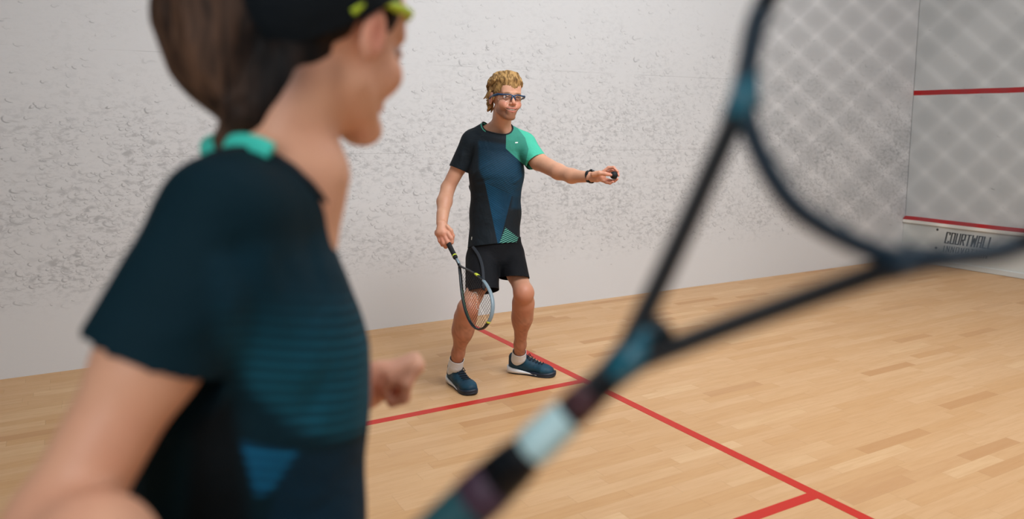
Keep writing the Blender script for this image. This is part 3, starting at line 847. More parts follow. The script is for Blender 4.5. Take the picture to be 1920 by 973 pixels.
# left hand holding up the ball between thumb and fingers
BALL = m(1151, 328.6, -.50)
w = lambda u, v, d=0.0: m(u, v, -.48 + d)
f.ecap(m(1106, 332, -.45), w(1120, 332, .0), (px(9.0, -.45), px(7.5, -.45)), (px(9.5, -.45), px(7, -.45)), UPV, k=.012)
f.ecap(w(1118, 330, .01), w(1131, 331, .012), (px(9.6, -.45), px(5.5, -.45)), (px(10, -.45), px(5, -.45)), UPV, k=.012)
f.chain([w(1112, 327, -.020), w(1124, 324.5, -.035), w(1135, 326, -.042), w(1145.5, 328, -.034)], [px(4.6), px(4.0), px(3.2), px(2.5)], k=.006)   # thumb
f.chain([w(1130, 323, .006), w(1141, 314.5, .000), w(1150.5, 314.0, -.010), w(1157.5, 321.5, -.020)], [px(3.1), px(2.8), px(2.5), px(2.1)], k=.004)
f.chain([w(1131, 329, .018), w(1146, 319.5, .016), w(1157.5, 321.5, .006), w(1159.5, 329.0, -.006)], [px(3.0), px(2.7), px(2.4), px(2.1)], k=.004)
f.chain([w(1131, 335, .018), w(1143, 338.5, .010), w(1152, 339.5, -.004), w(1157.5, 335.5, -.016)], [px(3.0), px(2.7), px(2.4), px(2.1)], k=.004)
f.chain([w(1128, 338, .010), w(1137, 342.0, .000), w(1144, 343.5, -.012), w(1149, 340.5, -.022)], [px(2.7), px(2.4), px(2.2), px(1.9)], k=.004)
V, Q = f.nets(); V = relax(V, Q, 1, .4)
C = face_colors(V, HT, HM, HS, (216, 162, 132), (196, 108, 98), (120, 88, 52), stub_shade=.75)
# leg shade painted into the skin, slightly hairy shins; rosier hands and knees
def tint(V, C, c, wgt): C[:] = C * (1 - wgt[:, None]) + np.array(lin(c)) * wgt[:, None]
knz = LEGR['knee'][2]
tint(V, C, (176, 118, 90), np.clip((.62 - V[:, 2]) / .1, 0, 1) * .75)
nz = np.sin(V[:, 2] * 90 + np.sin(V[:, 0] * 150) * 2) * np.sin(V[:, 1] * 140 + V[:, 2] * 60)
tint(V, C, (110, 74, 56), np.clip((.46 - V[:, 2]) / .08, 0, 1) * (.22 + .16 * nz))
for kk in (LEGR['knee'], LEGL['knee']): tint(V, C, (206, 128, 100), gauss(V, kk + cdir(0, 0, 1) * .05, (.05, .05, .05)) * .5)
for hh in (g(834, 450), BALL): tint(V, C, (214, 120, 104), gauss(V, hh, (.06, .06, .05)) * .6)
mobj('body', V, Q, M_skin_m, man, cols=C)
eyes(HT, HM, HS, man); teeth(HT, HM, HS, man)

# shirt
f = Field(lo + (0, 0, .7), hi, .0034)
f.ecap(m(926, 470, .0), m(929, 400, -.01), (px(50), .118), (px(46.5), .105), SIDE, k=0)
f.ecap(m(929, 400, -.01), m(931, 325, -.06), (px(46), .105), (px(49.5), .118), SIDE, k=.04)
f.ecap(m(931, 325, -.06), m(934, 280, -.08), (px(49), .118), (px(46), .095), SIDE, k=.04)
f.cap(m(934, 257, -.09), m(888, 268, -.06), .068, .064, k=.035); f.cap(m(936, 257, -.09), m(982, 270, -.06), .068, .066, k=.035)
f.cap(m(936, 248, -.09), m(934, 262, -.09), .070, .09, k=.03)
f.cap(m(911, 244, -.07), m(890, 257, -.06), .046, .046, k=.03); f.cap(m(960, 252, -.07), m(978, 264, -.06), .040, .042, k=.03)
S1a, S1b = m(885, 267, -.05), m(856, 324, -.03)
f.ecap(S1a, S1b, (px(21), px(21)), (px(18), px(19)), SIDE, k=.025)
S2a, S2b = m(983, 273, -.06), m(1011, 311, -.15)
f.ecap(S2a, S2b, (px(22), px(22)), (px(20.5), px(22)), cdir(1, .6, 0), k=.02)
f.cap(m(894, 320, -.03), m(886, 350, -.02), .022, .015, k=.04)
V, Q = f.nets(); V = relax(V, Q, 2)
def plane_cut(V, Q, p, n, mask=None):
    n = unit(n); g_ = (V - p) @ n
    if mask is not None: g_ = np.where(mask, g_, -1.0)
    V2, Q2, used = cut(V, Q, g_, n); return V2, Q2
V, Q = plane_cut(V, Q, m(926, 457.5, -.1), cdir(.10, -1, 0.1))
n1 = unit(cdir(-.42, -1, 0)); c1 = m(858.5, 316.5, -.03)
V, Q = plane_cut(V, Q, c1, n1, np.linalg.norm(V - c1 - n1 * .04, axis=1) < .098)
n2 = unit(cdir(.54, -.86, .30)); n2 = unit(cdir(.50, -.80, .45)); c2 = m(1004, 304.5, -.13)
V, Q = plane_cut(V, Q, c2, n2, np.linalg.norm(V - c2 - n2 * .06, axis=1) < .115)
nc = m(934.5, 231, -.125)
dv = (V - nc) @ np.stack([SIDE, cdir(0, 0, 1), UPV], 1); rn = np.array((.083, .095, .078)); dist = np.linalg.norm(dv / rn, axis=1)
NF = np.stack([SIDE, cdir(0, 0, 1), UPV], 1)
V, Q, rimp = cut_ell(V, Q, nc, NF, rn)
b = MB(); b.tube(rim(rimp, nc, NF), .0036, 8, closed=True); tag(b.obj('neckband', plain('neckband_dark', (20, 27, 34), .8), man, smooth=True), 'dark neckband')
# soft folds in the cloth
def folds(V, lines):
    N = np.zeros(len(V))
    for (a, b, r, amp) in lines:
        a = np.array(a); b = np.array(b); ab = b - a; t = np.clip(((V - a) @ ab) / (ab @ ab), 0, 1); d = np.linalg.norm(V - a - t[:, None] * ab, axis=1)
        N += amp * np.exp(-(d / r) ** 2) * np.sin(np.pi * np.clip(t, .02, .98)) ** .5
    return N
vc = m(930, 350, -.02)
fold = folds(V, [(m(884, 330, -.15), m(925, 300, -.2), .010, .006), (m(882, 345, -.15), m(930, 335, -.2), .011, -.005), (m(884, 425, -.12), m(925, 452, -.15), .012, .006),
                 (m(880, 395, -.13), m(918, 440, -.15), .012, -.005), (m(978, 330, -.1), m(950, 360, -.2), .011, .005), (m(974, 425, -.1), m(945, 452, -.15), .012, .006),
                 (m(972, 395, -.1), m(950, 440, -.15), .011, -.005), (m(870, 275, -.1), m(862, 312, -.1), .009, .005), (m(990, 285, -.1), m(1004, 300, -.15), .008, -.004), (m(900, 265, -.15), m(884, 300, -.13), .012, .005)])
rad = V - vc; rad -= np.outer(rad @ UPV, UPV); rad /= np.linalg.norm(rad, axis=1)[:, None] + 1e-6
V = V + rad * fold[:, None]
rel = V - m(930, 458, 0); pat = np.stack([rel @ RGT, rel @ UPV, rel @ BCK + .02], 1)
# perspective-free pattern plane of the shirt front
dist = np.linalg.norm(((V - nc) @ np.stack([SIDE, cdir(0, 0, 1), UPV], 1)) / rn, axis=1)
tape = (np.clip((1.10 - dist) / .05, 0, 1) * (((V - nc) @ cdir(.8, 0, .6)) < -.045))
o = mobj('shirt', V, Q, M_shirt_m, man, cols=np.stack([tape * 0, tape, tape * 0], 1), uvs=pat)
sd = o.modifiers.new('cloth', 'SOLIDIFY'); sd.thickness = .003; sd.offset = -1

# shorts
f = Field(lo, hi - (0, 0, .8), .0034)
f.ecap(m(928, 452, .0), m(929, 482, .01), (px(50), .108), (px(51), .118), SIDE, k=0)
f.ecap(m(903, 485, .0), m(904.5, 562, -.21), (px(30), px(36)), (px(30.5), px(37)), SIDE, k=.02)
f.ecap(m(957, 480, .02), m(968.5, 538, -.12), (px(26.5), px(31)), (px(26.2), px(31)), SIDE, k=.025)
V, Q = f.nets(); V = relax(V, Q, 2)
sp = m(936, 530, -.12)
left = (V - sp) @ SIDE
V, Q = plane_cut(V, Q, m(906, 547, -.15), cdir(.10, -1, .25), left < 0)
left = (V - sp) @ SIDE
V, Q = plane_cut(V, Q, m(968, 520.5, -.1), cdir(-.02, -1, .22), left >= 0)
V, Q = plane_cut(V, Q, m(930, 444, 0), cdir(0, 1, 0))
fold = folds(V, [(m(938, 470, -.12), m(930, 520, -.2), .012, .006), (m(944, 475, -.12), m(952, 515, -.15), .010, -.005), (m(975, 480, -.1), m(962, 515, -.15), .011, .005), (m(890, 480, -.1), m(898, 540, -.2), .012, .004)])
vc = m(930, 490, 0); rad = V - vc; rad -= np.outer(rad @ UPV, UPV); rad /= np.linalg.norm(rad, axis=1)[:, None] + 1e-6
V = V + rad * fold[:, None]
o = mobj('shorts', V, Q, M_short, man); sd = o.modifiers.new('cloth', 'SOLIDIFY'); sd.thickness = .003; sd.offset = -1
# lighter grey stripe that runs down the outside of the right leg of the shorts
Vn = V; line = spline([m(886, 462, -.2), m(898, 480, -.2), (m(905, 505, -.25)), m(907, 546, -.3)], 8)
b = MB(); b_pts = []
tree_v = V
for p in line:
    ray = p - CAM; ray = ray / np.linalg.norm(ray); d = tree_v - CAM; t = d @ ray; off = np.linalg.norm(d - t[:, None] * ray, axis=1)
    near = off < .012
    tt = t[near].min() if near.any() else np.linalg.norm(p - CAM)
    b_pts.append(CAM + ray * (tt - .0015))
b.tube(b_pts, .0085, 8, up=cdir(0, .1, 1), flat=.12); tag(b.obj('side_stripe', plain('stripe_grey', (33, 38, 46), .7), man, smooth=True), 'grey stripe')

# hair: swept tufts over a thin cap
rnd = random.Random(4)
hl = HT - .16; hh = HT + .16
f = Field(hl, hh, .0026)
f.ell(hd((0, -.020, .048)), np.array((.0795, .096, .082)) * HS, HM, k=0)
f.ell(hd((0, .085, -.040)), np.array((.080, .085, .083)) * HS, HM, k=.012, mode='s')
f.ell(hd((0, .010, -.080)), np.array((.085, .075, .072)) * HS, HM, k=.012, mode='s')
f.ell(hd((0, -.09, -.118)), np.array((.10, .10, .045)) * HS, HM, k=.01, mode='s')
def on_skull(az, el, r=1.0):
    """az 0 = forehead, + = his right; el from the crown down"""
    d = np.array((math.sin(el) * math.sin(az), math.sin(el) * math.cos(az), math.cos(el)))
    return np.array((0, -.020, .046)) + d * np.array((.080, .100, .083)) * r
PART = -.35
for i in range(150):
    az = rnd.uniform(-2.9, 2.9); el0 = rnd.uniform(.05, .8) if abs(az) < 1.0 else rnd.uniform(.1, 1.1)
    ln = rnd.uniform(.45, .85); n_ = 5; pts = []; el_end = min(el0 + ln, 1.12 if abs(az) < .9 else 1.45 if abs(az) < 1.9 else 2.05)
    sw = rnd.uniform(.15, .55)
    for j in range(n_):
        t = j / (n_ - 1); e = el0 + (el_end - el0) * t; a = az + sw * t * (1 if az > PART else -1) * (1 if abs(az) < 1.2 else .2)
        lift = 1.0 + .045 * math.sin(t * 3.0) + rnd.uniform(0, .035) + (.05 if abs(az) < 1 and t > .5 else 0)
        pts.append(hd(on_skull(a, e, lift)))
    r0 = rnd.uniform(.0055, .009) * HS
    f.chain(pts, [r0 * .8, r0, r0, r0 * .75, r0 * .25], k=.0035)
for (az, el, d2) in ((2.2, 1.75, (.010, -.02, -.035)), (1.8, 1.85, (.014, -.012, -.03)), (2.5, 1.9, (.006, -.022, -.03)), (1.55, 1.8, (.006, -.018, -.036)), (-2.2, 1.8, (-.008, -.02, -.03)), (-1.7, 1.8, (-.008, -.014, -.03))):
    p0 = on_skull(az, el); p1 = p0 + np.array(d2) * .5; p2 = p0 + np.array(d2) * 1.15 + np.array((math.copysign(.006, az), 0, .006))
    f.chain([hd(p0), hd(p1), hd(p2)], [.009, .007, .003], k=.004)
# fringe brushed across the forehead
for i in range(30):
    t = i / 29; a0 = -.75 + 1.5 * t
    pts = [hd(on_skull(a0 * .6 - .1, .35, 1.06)), hd(on_skull(a0 * .8 + .0, .75, 1.16)), hd(on_skull(a0 + .12, 1.20, 1.14)), hd(on_skull(a0 + .34, 1.70 + .24 * a0 + .06 * math.sin(i * 2.3), 1.08))]
    f.chain(pts, [.008, .0095, .0080, .0035], k=.0035)
for sx in (-1, 1):
    for k_ in range(6):
        y_ = -.040 - .012 * k_; x_ = sx * (.074 - .0016 * k_ * k_)
        f.chain([hd((x_, y_, -.010)), hd((x_ * 1.02, y_ - .002, -.032)), hd((x_ * .97, y_ + .002, -.050)), hd((x_ * 1.04, y_ - .006, -.062 - .006 * (k_ % 2)))], [.009, .0095, .0075, .0035], k=.004)
for sx in (-1, 1): f.ell(hd((sx * .0725, .014, .000)), np.array((.005, .007, .020)) * HS, HM, k=.006)      # sideburns
V, Q = f.nets()
q = (V - HT) @ HM
M_hair_m = hair_mat('hair_dark_blond', (190, 150, 96), (106, 76, 42), (56, 40, 25), scale=(95, 22, 40))
mobj('hair', V, Q, M_hair_m, man, uvs=q)

# socks and shoes
for Lg, hp, tp, nm, bd in ((LEGR, floor_pt(848, 716), floor_pt(884, 741), 1, True), (LEGL, floor_pt(958, 697), floor_pt(1040, 706), -1, False)):
    an = Lg['ankle']; d = tp - hp; d[2] = 0; d = unit(d)
    mid = (hp + tp) / 2
    heel = np.array((mid[0], mid[1], 0)) - d * .148
    ankle_ground = heel + d * .055
    f = Field(np.minimum(an, ankle_ground) - .09, np.maximum(an, ankle_ground) + (.09, .09, .06), .003)
    top = an + unit(Lg['knee'] - an) * .045
    low = ankle_ground + np.array((0, 0, .075))
    f.chain([top, an * .6 + low * .4, low], [px(11.6), px(12.2), px(13.2)], k=.01)
    sh_ = unit(an - Lg['knee']); f.cap(an - sh_ * .04, an + sh_ * .036, px(11.5), px(12.2), k=.012)
    V, Q = f.nets(); V = relax(V, Q, 1)
    V, Q = plane_cut(V, Q, an + unit(Lg['knee'] - an) * .012, unit(Lg['knee'] - an))
    o = mobj('sock', V, Q, M_sock, man); sd = o.modifiers.new('cloth', 'SOLIDIFY'); sd.thickness = .002; sd.offset = 1
    shoe(man, heel, d, 1.0, .003, nm, badge=bd)

# protective glasses
def glasses(T, M, s, frame_mat, lens_mat, label, name='safety_glasses', temple_mat=None, thick=1.0):
    L = lambda x, y, z: T + M @ (np.array((x, y, z)) * s)
    t = empty(name, L(0, .09, 0)); tag(t, label, 'glasses')
    b = MB(); top = []
    for x in np.linspace(-.073, .073, 25):
        a = abs(x) / .073
        y = .0985 - .030 * a ** 2.6; z = .0135 - .006 * max(0, 1 - a / .30) + .001 * math.sin(a * 6)
        top.append(L(x, y, z))
    r = [(.0030 + .0022 * min(1, (abs(x) / .073)) ** 2 + .002 * max(0, 1 - abs(x) / .012)) * s * thick for x in np.linspace(-.073, .073, 25)]
    b.tube(top, r, 8, up=M[:, 2], flat=1.0)
    for sx in (-1, 1): b.tube([L(sx * .004, .100, .008), L(sx * .009, .0985, -.006), L(sx * .013, .095, -.014)], [.0042 * s * thick, .003 * s * thick, .002 * s], 8)
    b.obj('frame', frame_mat, t, smooth=True)
    for sx in (-1, 1):
        b = MB(); b.tube(spline([L(sx * .072, .070, .0125), L(sx * .0805, .045, .010), L(sx * .083, .010, .006), L(sx * .082, -.014, .0), L(sx * .079, -.030, -.016)], 5), [.0048 * s * thick] * 8 + [.003 * s * thick] * 13, 8, up=M[:, 2], flat=1.4)
        b.obj('temple', temple_mat or frame_mat, t, smooth=True)
        V = []; F = []; nx, nz = 12, 6
        for i in range(nx + 1):
            for j in range(nz + 1):
                a = i / nx; x = .010 + .060 * a; hz = .036 * (1 - .35 * a ** 3) * min(1, .55 + 2 * a)
                z = .011 - j / nz * hz; a2 = x / .073
                V.append(L(sx * x, .0978 - .030 * a2 ** 2.6 + .002 - .004 * (j / nz) ** 2, z))
        for i in range(nx):
            for j in range(nz):
                q = i * (nz + 1) + j; F.append((q, q + nz + 1, q + nz + 2, q + 1))
        o = mobj('lens', V, F, lens_mat, t); sd = o.modifiers.new('thick', 'SOLIDIFY'); sd.thickness = .0015 * s
    return t
def glass_mat():
    mm = Mat('clear_lens', (235, 240, 242), .03, .5); nt = mm.nt
    tr_ = nt.nodes.new('ShaderNodeBsdfTransparent'); gl_ = nt.nodes.new('ShaderNodeBsdfGlossy'); gl_.inputs['Roughness'].default_value = .04
    mx_ = nt.nodes.new('ShaderNodeMixShader'); mx_.inputs[0].default_value = .045
    nt.links.new(tr_.outputs[0], mx_.inputs[1]); nt.links.new(gl_.outputs[0], mx_.inputs[2])
    nt.links.new(mx_.outputs[0], nt.nodes['Material Output'].inputs['Surface'])
    return mm.m
M_lens = glass_mat()
glasses(HT - HM[:, 2] * .007, HM, HS, plain('frame_blue', (16, 60, 98), .25), M_lens, 'blue framed clear sports glasses worn by the smiling man')

# watch on the left wrist
wc = m(1106.5, 331.5, -.44); wa = unit(w(1120, 332) - m(1095, 331, -.42))
t = empty('wristwatch', wc); tag(t, 'black watch with a dark strap on the outstretched wrist', 'watch')
wu = unit(UPV - wa * (UPV @ wa)); wv = np.cross(wa, wu)
wa_t = unit(wa + wu * -.16)
ring = [wc + wu * math.cos(a) * px(11.6, -.44) + wv * math.sin(a) * px(10.6, -.44) - wa * math.cos(a) * .008 for a in np.linspace(0, 2 * math.pi, 33)[:-1]]
b = MB(); b.tube(ring, .0019, 8, closed=True, up=wa, flat=5.2); b.obj('strap', plain('strap_black', (16, 19, 22), .6), t, smooth=True)
back = unit(wu * .75 - wv * math.copysign(.66, wv @ BCK)); cpos = wc + back * px(10.8, -.44) - wa * .006
b = MB(); b.tube([cpos, cpos + back * .008], [.019, .018], 24); b.obj('case', plain('watch_case', (30, 34, 38), .3), t, smooth=False, bevel=.001)
b = MB(); b.box(wc - back * px(10.2, -.44) + wa * .001, (.006, .006, .006), np.stack([wa, np.cross(back, wa), back], 1)); b.obj('buckle', plain('buckle', (60, 64, 66), .3, .5, .6), t)

# the ball
Vb, Fb = uv_ball(BALL, .0196, nu=32, nv=20)
mb = Mat('ball_rubber', (22, 26, 30), .62, .3); mb.bump(mb.noise(mb.coord('Object'), 180, 2), .4, .001)
o = mobj('squash_ball', Vb, Fb, mb.m); tag(o, 'small black rubber ball held up between thumb and fingers', 'ball')
b = MB()

# ------------------------------------------------------------------ rackets
def racket_frame_tube(b, pts, r, up, flat): b.tube(pts, r, 10, up=up, flat=flat)
def string_bed(outline, mains, crosses, O, A, B, N, rad, skip=None):
    """outline: list of (s, w); strings run along A (mains) and B (crosses), woven along N"""
    poly = [np.array(p) for p in outline]
    def hits(ax, c):
        out = []
        for i in range(len(poly)):
            p, q = poly[i], poly[(i + 1) % len(poly)]
            if (p[ax] - c) * (q[ax] - c) < 0:
                t = (c - p[ax]) / (q[ax] - p[ax]); out.append((p + t * (q - p))[1 - ax])
        return sorted(out)
    b = MB(); lines = []
    for c in mains:
        h = hits(1, c)
        if len(h) >= 2: lines.append(('m', c, h[0], h[-1]))
    for c in crosses:
        h = hits(0, c)
        if len(h) >= 2: lines.append(('c', c, h[0], h[-1]))
    for kind, c, a0, a1 in lines:
        n = 2
        pts = []
        for t in np.linspace(0, 1, 2):
            q = a0 + (a1 - a0) * t
            sp_, wp = (q, c) if kind == 'm' else (c, q)
            pts.append(O + A * sp_ + B * wp + N * (.0006 if kind == 'm' else -.0006))
        b.tube(pts, rad, 5, up=N)
    return b

# the man's racket: closed teardrop head, hangs from his right hand
rt = m(915.5, 606, -.66); rb = m(831, 437, -.155)
R_O = rb; R_A = unit(rt - rb); Lr = np.linalg.norm(rt - rb)
# head plane: sideways axis towards the viewer's right and slightly away
R_B = cdir(.48, .77, .42); R_B = unit(R_B - R_A * (R_B @ R_A)); R_N = np.cross(R_A, R_B)
R_O = rt - R_A * .685
rk = empty('squash_racket', R_O + R_A * .35)
tag(rk, 'small grey and black teardrop racket hanging from the man\'s right hand', 'racket')
rp = lambda s, w, n=0.0: R_O + R_A * s + R_B * w + R_N * n
M_rk = plain('racket_black', (20, 26, 32), .3); M_rkg = plain('racket_grey', (128, 146, 156), .35); M_yel = plain('racket_yellow', (206, 216, 60), .4)
M_gr = plain('racket_green', (40, 72, 52), .35)
half = [(.262, .004), (.30, .022), (.35, .048), (.42, .079), (.50, .101), (.57, .1035), (.62, .092), (.655, .069), (.677, .036), (.6835, 0)]
right_ = spline([np.array((s_, w_, 0)) for s_, w_ in half], 6)
left_ = [np.array((p[0], -p[1], 0)) for p in right_]
def seg(side_, i0, i1, name, mat, r=.0052, flat=1.9, label=None):
    b = MB(); P_ = [rp(p[0], p[1]) for p in side_[i0:i1]]; b.tube(P_, r, 10, up=R_N, flat=flat); o = b.obj(name, mat, rk, smooth=True)
    if label: tag(o, label)
    return o
n_ = len(right_)
seg(left_, 0, n_, 'frame', M_rk, label='black side of the frame')
seg(right_, 0, 24, 'frame', M_rk, label='black shoulder of the frame')
seg(right_, 23, n_, 'frame', M_rkg, .0058, 1.9, 'light grey side of the frame')
seg(left_, 14, 30, 'frame_stripe', M_gr, .0056, 1.2, 'green stripe')
for sd_, i in ((right_, 17), (right_, n_ - 3)):
    seg(sd_, i, i + 3, 'accent', M_yel, .0062, 1.8, 'yellow mark')
b = MB(); b.tube([rp(.19, 0), rp(.23, 0), rp(.268, 0)], [.0085, .0075, .011], 12, up=R_N, flat=.8); b.obj('shaft', M_rk, rk, smooth=True)
b = MB(); b.tube([rp(.040, 0), rp(.045, 0), rp(.055, 0), rp(.19, 0), rp(.197, 0)], [.0155, .0165, .0145, .0135, .009], 14, up=R_N, flat=.9); b.obj('grip', plain('grip_black', (18, 20, 22), .8), rk, smooth=True)
b = MB(); b.tube([rp(.172, 0), rp(.180, 0)], .0142, 14, up=R_N, flat=.9); tag(b.obj('accent', M_yel, rk, smooth=True), 'yellow ring')
b = MB(); b.tube([rp(.205, .005), rp(.245, .005)], .0045, 8, up=R_N, flat=1.8); tag(b.obj('accent', M_rkg, rk, smooth=True), 'pale mark on the shaft')
b = MB()
# bumper at the throat of the string bed
b.tube([rp(.272, -.006), rp(.268, 0), rp(.272, .006)], .0045, 8, up=R_N, flat=1.6); b.obj('throat_piece', M_rk, rk, smooth=True)
outl = [(p[0], p[1]) for p in right_] + [(p[0], -p[1]) for p in right_[::-1]]
b = string_bed(outl, np.linspace(-.088, .088, 15), np.linspace(.30, .668, 24), R_O, R_A, R_B, R_N, .00075)
b.obj('strings', plain('strings_dark', (48, 42, 42), .5), rk)
b = MB()    # white dashed S stencil on the strings
S_ = [(.575, .030), (.592, .012), (.588, -.012), (.565, -.024), (.545, -.012), (.530, .010), (.508, .022), (.486, .012), (.480, -.012), (.495, -.03)]
sp_ = spline([np.array((a + .0, b_, 0)) for a, b_ in S_], 6)
for i in range(0, len(sp_) - 2, 3): b.tube([rp(sp_[i][0] - .01, sp_[i][1], .001), rp(sp_[i + 1][0] - .01, sp_[i + 1][1], .001)], .0022, 6)
b.obj('stencil', plain('stencil_white', (225, 225, 222), .6), rk)
# ------------------------------------------------------------------ the woman in the foreground
FW = cdir(.975, 0, -.22); SW = unit(np.cross(FW, UPV)); UW = np.array([0, 0, 1.0])     # facing, her right, up
WC = P(470, 960, .90)
woman = empty('person', (WC[0], WC[1], 0))
tag(woman, 'short haired woman in dark teal shirt and black headband, seen from behind in the foreground', 'person')
WS = 1.0
FH = cdir(.52, -.07, -.85)
HMw = frame_from(FH, cdir(.03, 1, .03))
HTw = P(700, 66, .85) - HMw @ (np.array((.077, -.010, -.008)) * WS)
hw = lambda p: HTw + HMw @ (np.array(p, float) * WS)
# racket first: the right hand closes round its grip
MID = P(1545, 335, .45); BUTT = P(540, 1262, .48)
Q_A = unit(MID - BUTT); S_MID = np.linalg.norm(MID - BUTT)
Q_B = cdir(.68, -.73, .18); Q_B = unit(Q_B - Q_A * (Q_B @ Q_A)); Q_N = np.cross(Q_A, Q_B)
if Q_N @ BCK < 0: Q_N = -Q_N
qp = lambda s, w, n=0.0: BUTT + Q_A * (s + S_MID - .435) + Q_B * w + Q_N * n
GRIP = qp(.0, 0)

def fist(f, c, axis, palm, rg, s=1.0, thumb=1, order=1):
    """four fingers closed around an axis; palm = direction from the axis to the palm; order: +1 when the index sits at +axis"""
    ax = unit(axis); pd = unit(palm - ax * (palm @ ax)); od = np.cross(ax, pd)
    lens = (1.0, 1.04, .98, .82)
    R_ = rg + .0085 * s
    for i in range(4):
        o = c + ax * order * (.030 - .0195 * i) * s; rr = (.0088, .0092, .0088, .0076)[i] * s
        pts = []; rs = []
        for k_, an in enumerate(np.linspace(-35, 215 * lens[i], 7)):
            an = math.radians(an); e = R_ * (1.12 if k_ in (2, 4) else 1.0)
            pts.append(o + (pd * math.cos(an) + od * math.sin(an)) * e); rs.append(rr * (1.05 - .05 * k_))
        f.chain(pts, rs, k=.003)
    M = np.stack([ax, pd, od], 1)
    f.box(c + pd * (rg + .012) * 1.0 - od * .030 * s, np.array((.040, .014, .040)) * s, M, r=.012, k=.012)
    tp = [c + pd * (rg + .010) - od * .045 * s + ax * order * .030 * s, c + ax * order * .042 * s - od * (rg + .016) * s + pd * .004, c + ax * order * .040 * s - pd * (rg + .008) - od * .010, c + ax * order * .036 * s - pd * (rg + .010) + od * .010]
    f.chain(tp, [.014 * s, .0115 * s, .0100 * s, .0082 * s], k=.006)
    return c + pd * (rg + .012) - od * .075 * s       # where the wrist goes

f = Field((WC[0] - .62, WC[1] - .62, .02), (WC[0] + .62, WC[1] + .62, 1.78), .0052,
          [(HTw - .13, HTw + .12, .0030), (P(650, 790, 1.1) - .04, P(800, 640, 1.2) + .04, .0035)])
wt = [(400, 466, .064, .11), (470, 468, .072, .125), (580, 472, .086, .125), (660, 478, .098, .120), (780, 476, .098, .11), (973, 467, .100, .11), (1180, 467, .105, .13)]
for (y0, x0, rf0, rs0), (y1, x1, rf1, rs1) in zip(wt[:-1], wt[1:]):
    f.ecap(P(x0, y0, .885), P(x1, y1, .885), (rf0, rs0), (rf1, rs1), FW, k=.03)
f.cap(hw((0, -.034, -.055)), P(520, 335, .88), .047, .054, k=.02)
f.cap(P(520, 330, .88), P(440, 385, .80), .045, .042, k=.035); f.cap(P(520, 330, .88), P(480, 370, 1.0), .045, .042, k=.035)
f.cap(P(600, 330, .87), P(560, 420, .88), .030, .045, k=.04)
head_field(f, HTw, HMw, WS, smile=False)
# right arm bent back, left forearm in front of the body
E1 = P(108, 985, .665)
f.chain([P(415, 408, .77), P(285, 668, .70), E1], [.043, .0405, .0375], k=.03)
axis_ = Q_A; 
toE = unit(E1 - GRIP)
pd_ = unit(np.cross(Q_A, toE)); pd_ = pd_ if pd_ @ BCK > 0 else -pd_
wr = GRIP + toE * .088 + pd_ * .012
od_ = np.cross(unit(Q_A), unit(pd_ - Q_A * (pd_ @ Q_A)))
if od_ @ toE > 0: wrist_r = fist(f, GRIP, Q_A, -pd_, .016, .95, order=1); wrist_r = GRIP + toE * .085 - pd_ * .020
else: wrist_r = fist(f, GRIP, Q_A, pd_, .016, .95, order=1); wrist_r = GRIP + toE * .085 + pd_ * .020
f.chain([E1, E1 * .65 + wrist_r * .35, wrist_r, GRIP + toE * .045 + (wrist_r - GRIP - toE * .085) * 1.0], [.0385, .041, .027, .024], k=.02)
EL = P(560, 790, 1.06)
FC = P(736, 722, 1.17)
f.chain([P(470, 400, 1.02), EL], [.042, .038], k=.03)
palmdir = cdir(-.55, .85, .05); ax_l = cdir(.25, -.10, .96)
odl = np.cross(unit(ax_l), unit(palmdir - ax_l * (palmdir @ ax_l)))
WL = P(684, 730, 1.18)
fist(f, FC, ax_l, cdir(-.35, .93, .05), .0065, .80, order=1)
f.chain([EL, EL * .55 + WL * .45, WL, P(706, 708, 1.175)], [.037, .038, .026, .024], k=.02)
# legs
hipc = np.array((WC[0], WC[1], .90)) - FW * .0
legs = []
for sg in (1, -1):
    hip = hipc + SW * .085 * sg; foot = np.array((WC[0], WC[1], 0)) + SW * (.17 * sg) + FW * (-.06 if sg > 0 else .10); foot[2] = 0
    kn = (hip + foot) / 2 + FW * .085 + np.array((0, 0, .03)); an = foot + np.array((0, 0, .10))
    f.chain([hip, hip * .5 + kn * .5, kn], [.082, .070, .054], k=.04)
    f.chain([kn, kn * .62 + an * .38 - FW * .018, an * .85 + kn * .15, an], [.050, .050, .036, .034], k=.03)
    legs.append((kn, an, foot, sg))
V, Q = f.nets(); V = relax(V, Q, 1, .4)
C = face_colors(V, HTw, HMw, WS, (230, 174, 142), (190, 100, 92), (80, 58, 44), stub_shade=0)
ql = (V - HTw) @ HMw
# short dark hair stubble at the nape and in front of it
tint(V, C, (82, 58, 44), np.clip(gauss(ql, (.030, -.085, -.055), (.050, .032, .035)) * 1.3, 0, 1) * .85)
tint(V, C, (84, 60, 46), gauss(ql, (.066, -.036, -.052), (.016, .013, .020)) * .9)
tint(V, C, (208, 120, 104), gauss(V, FC, (.06, .06, .05)) * .5)
mobj('body', V, Q, M_skin_w, woman, cols=C)
eyes(HTw, HMw, WS, woman, (70, 50, 36))

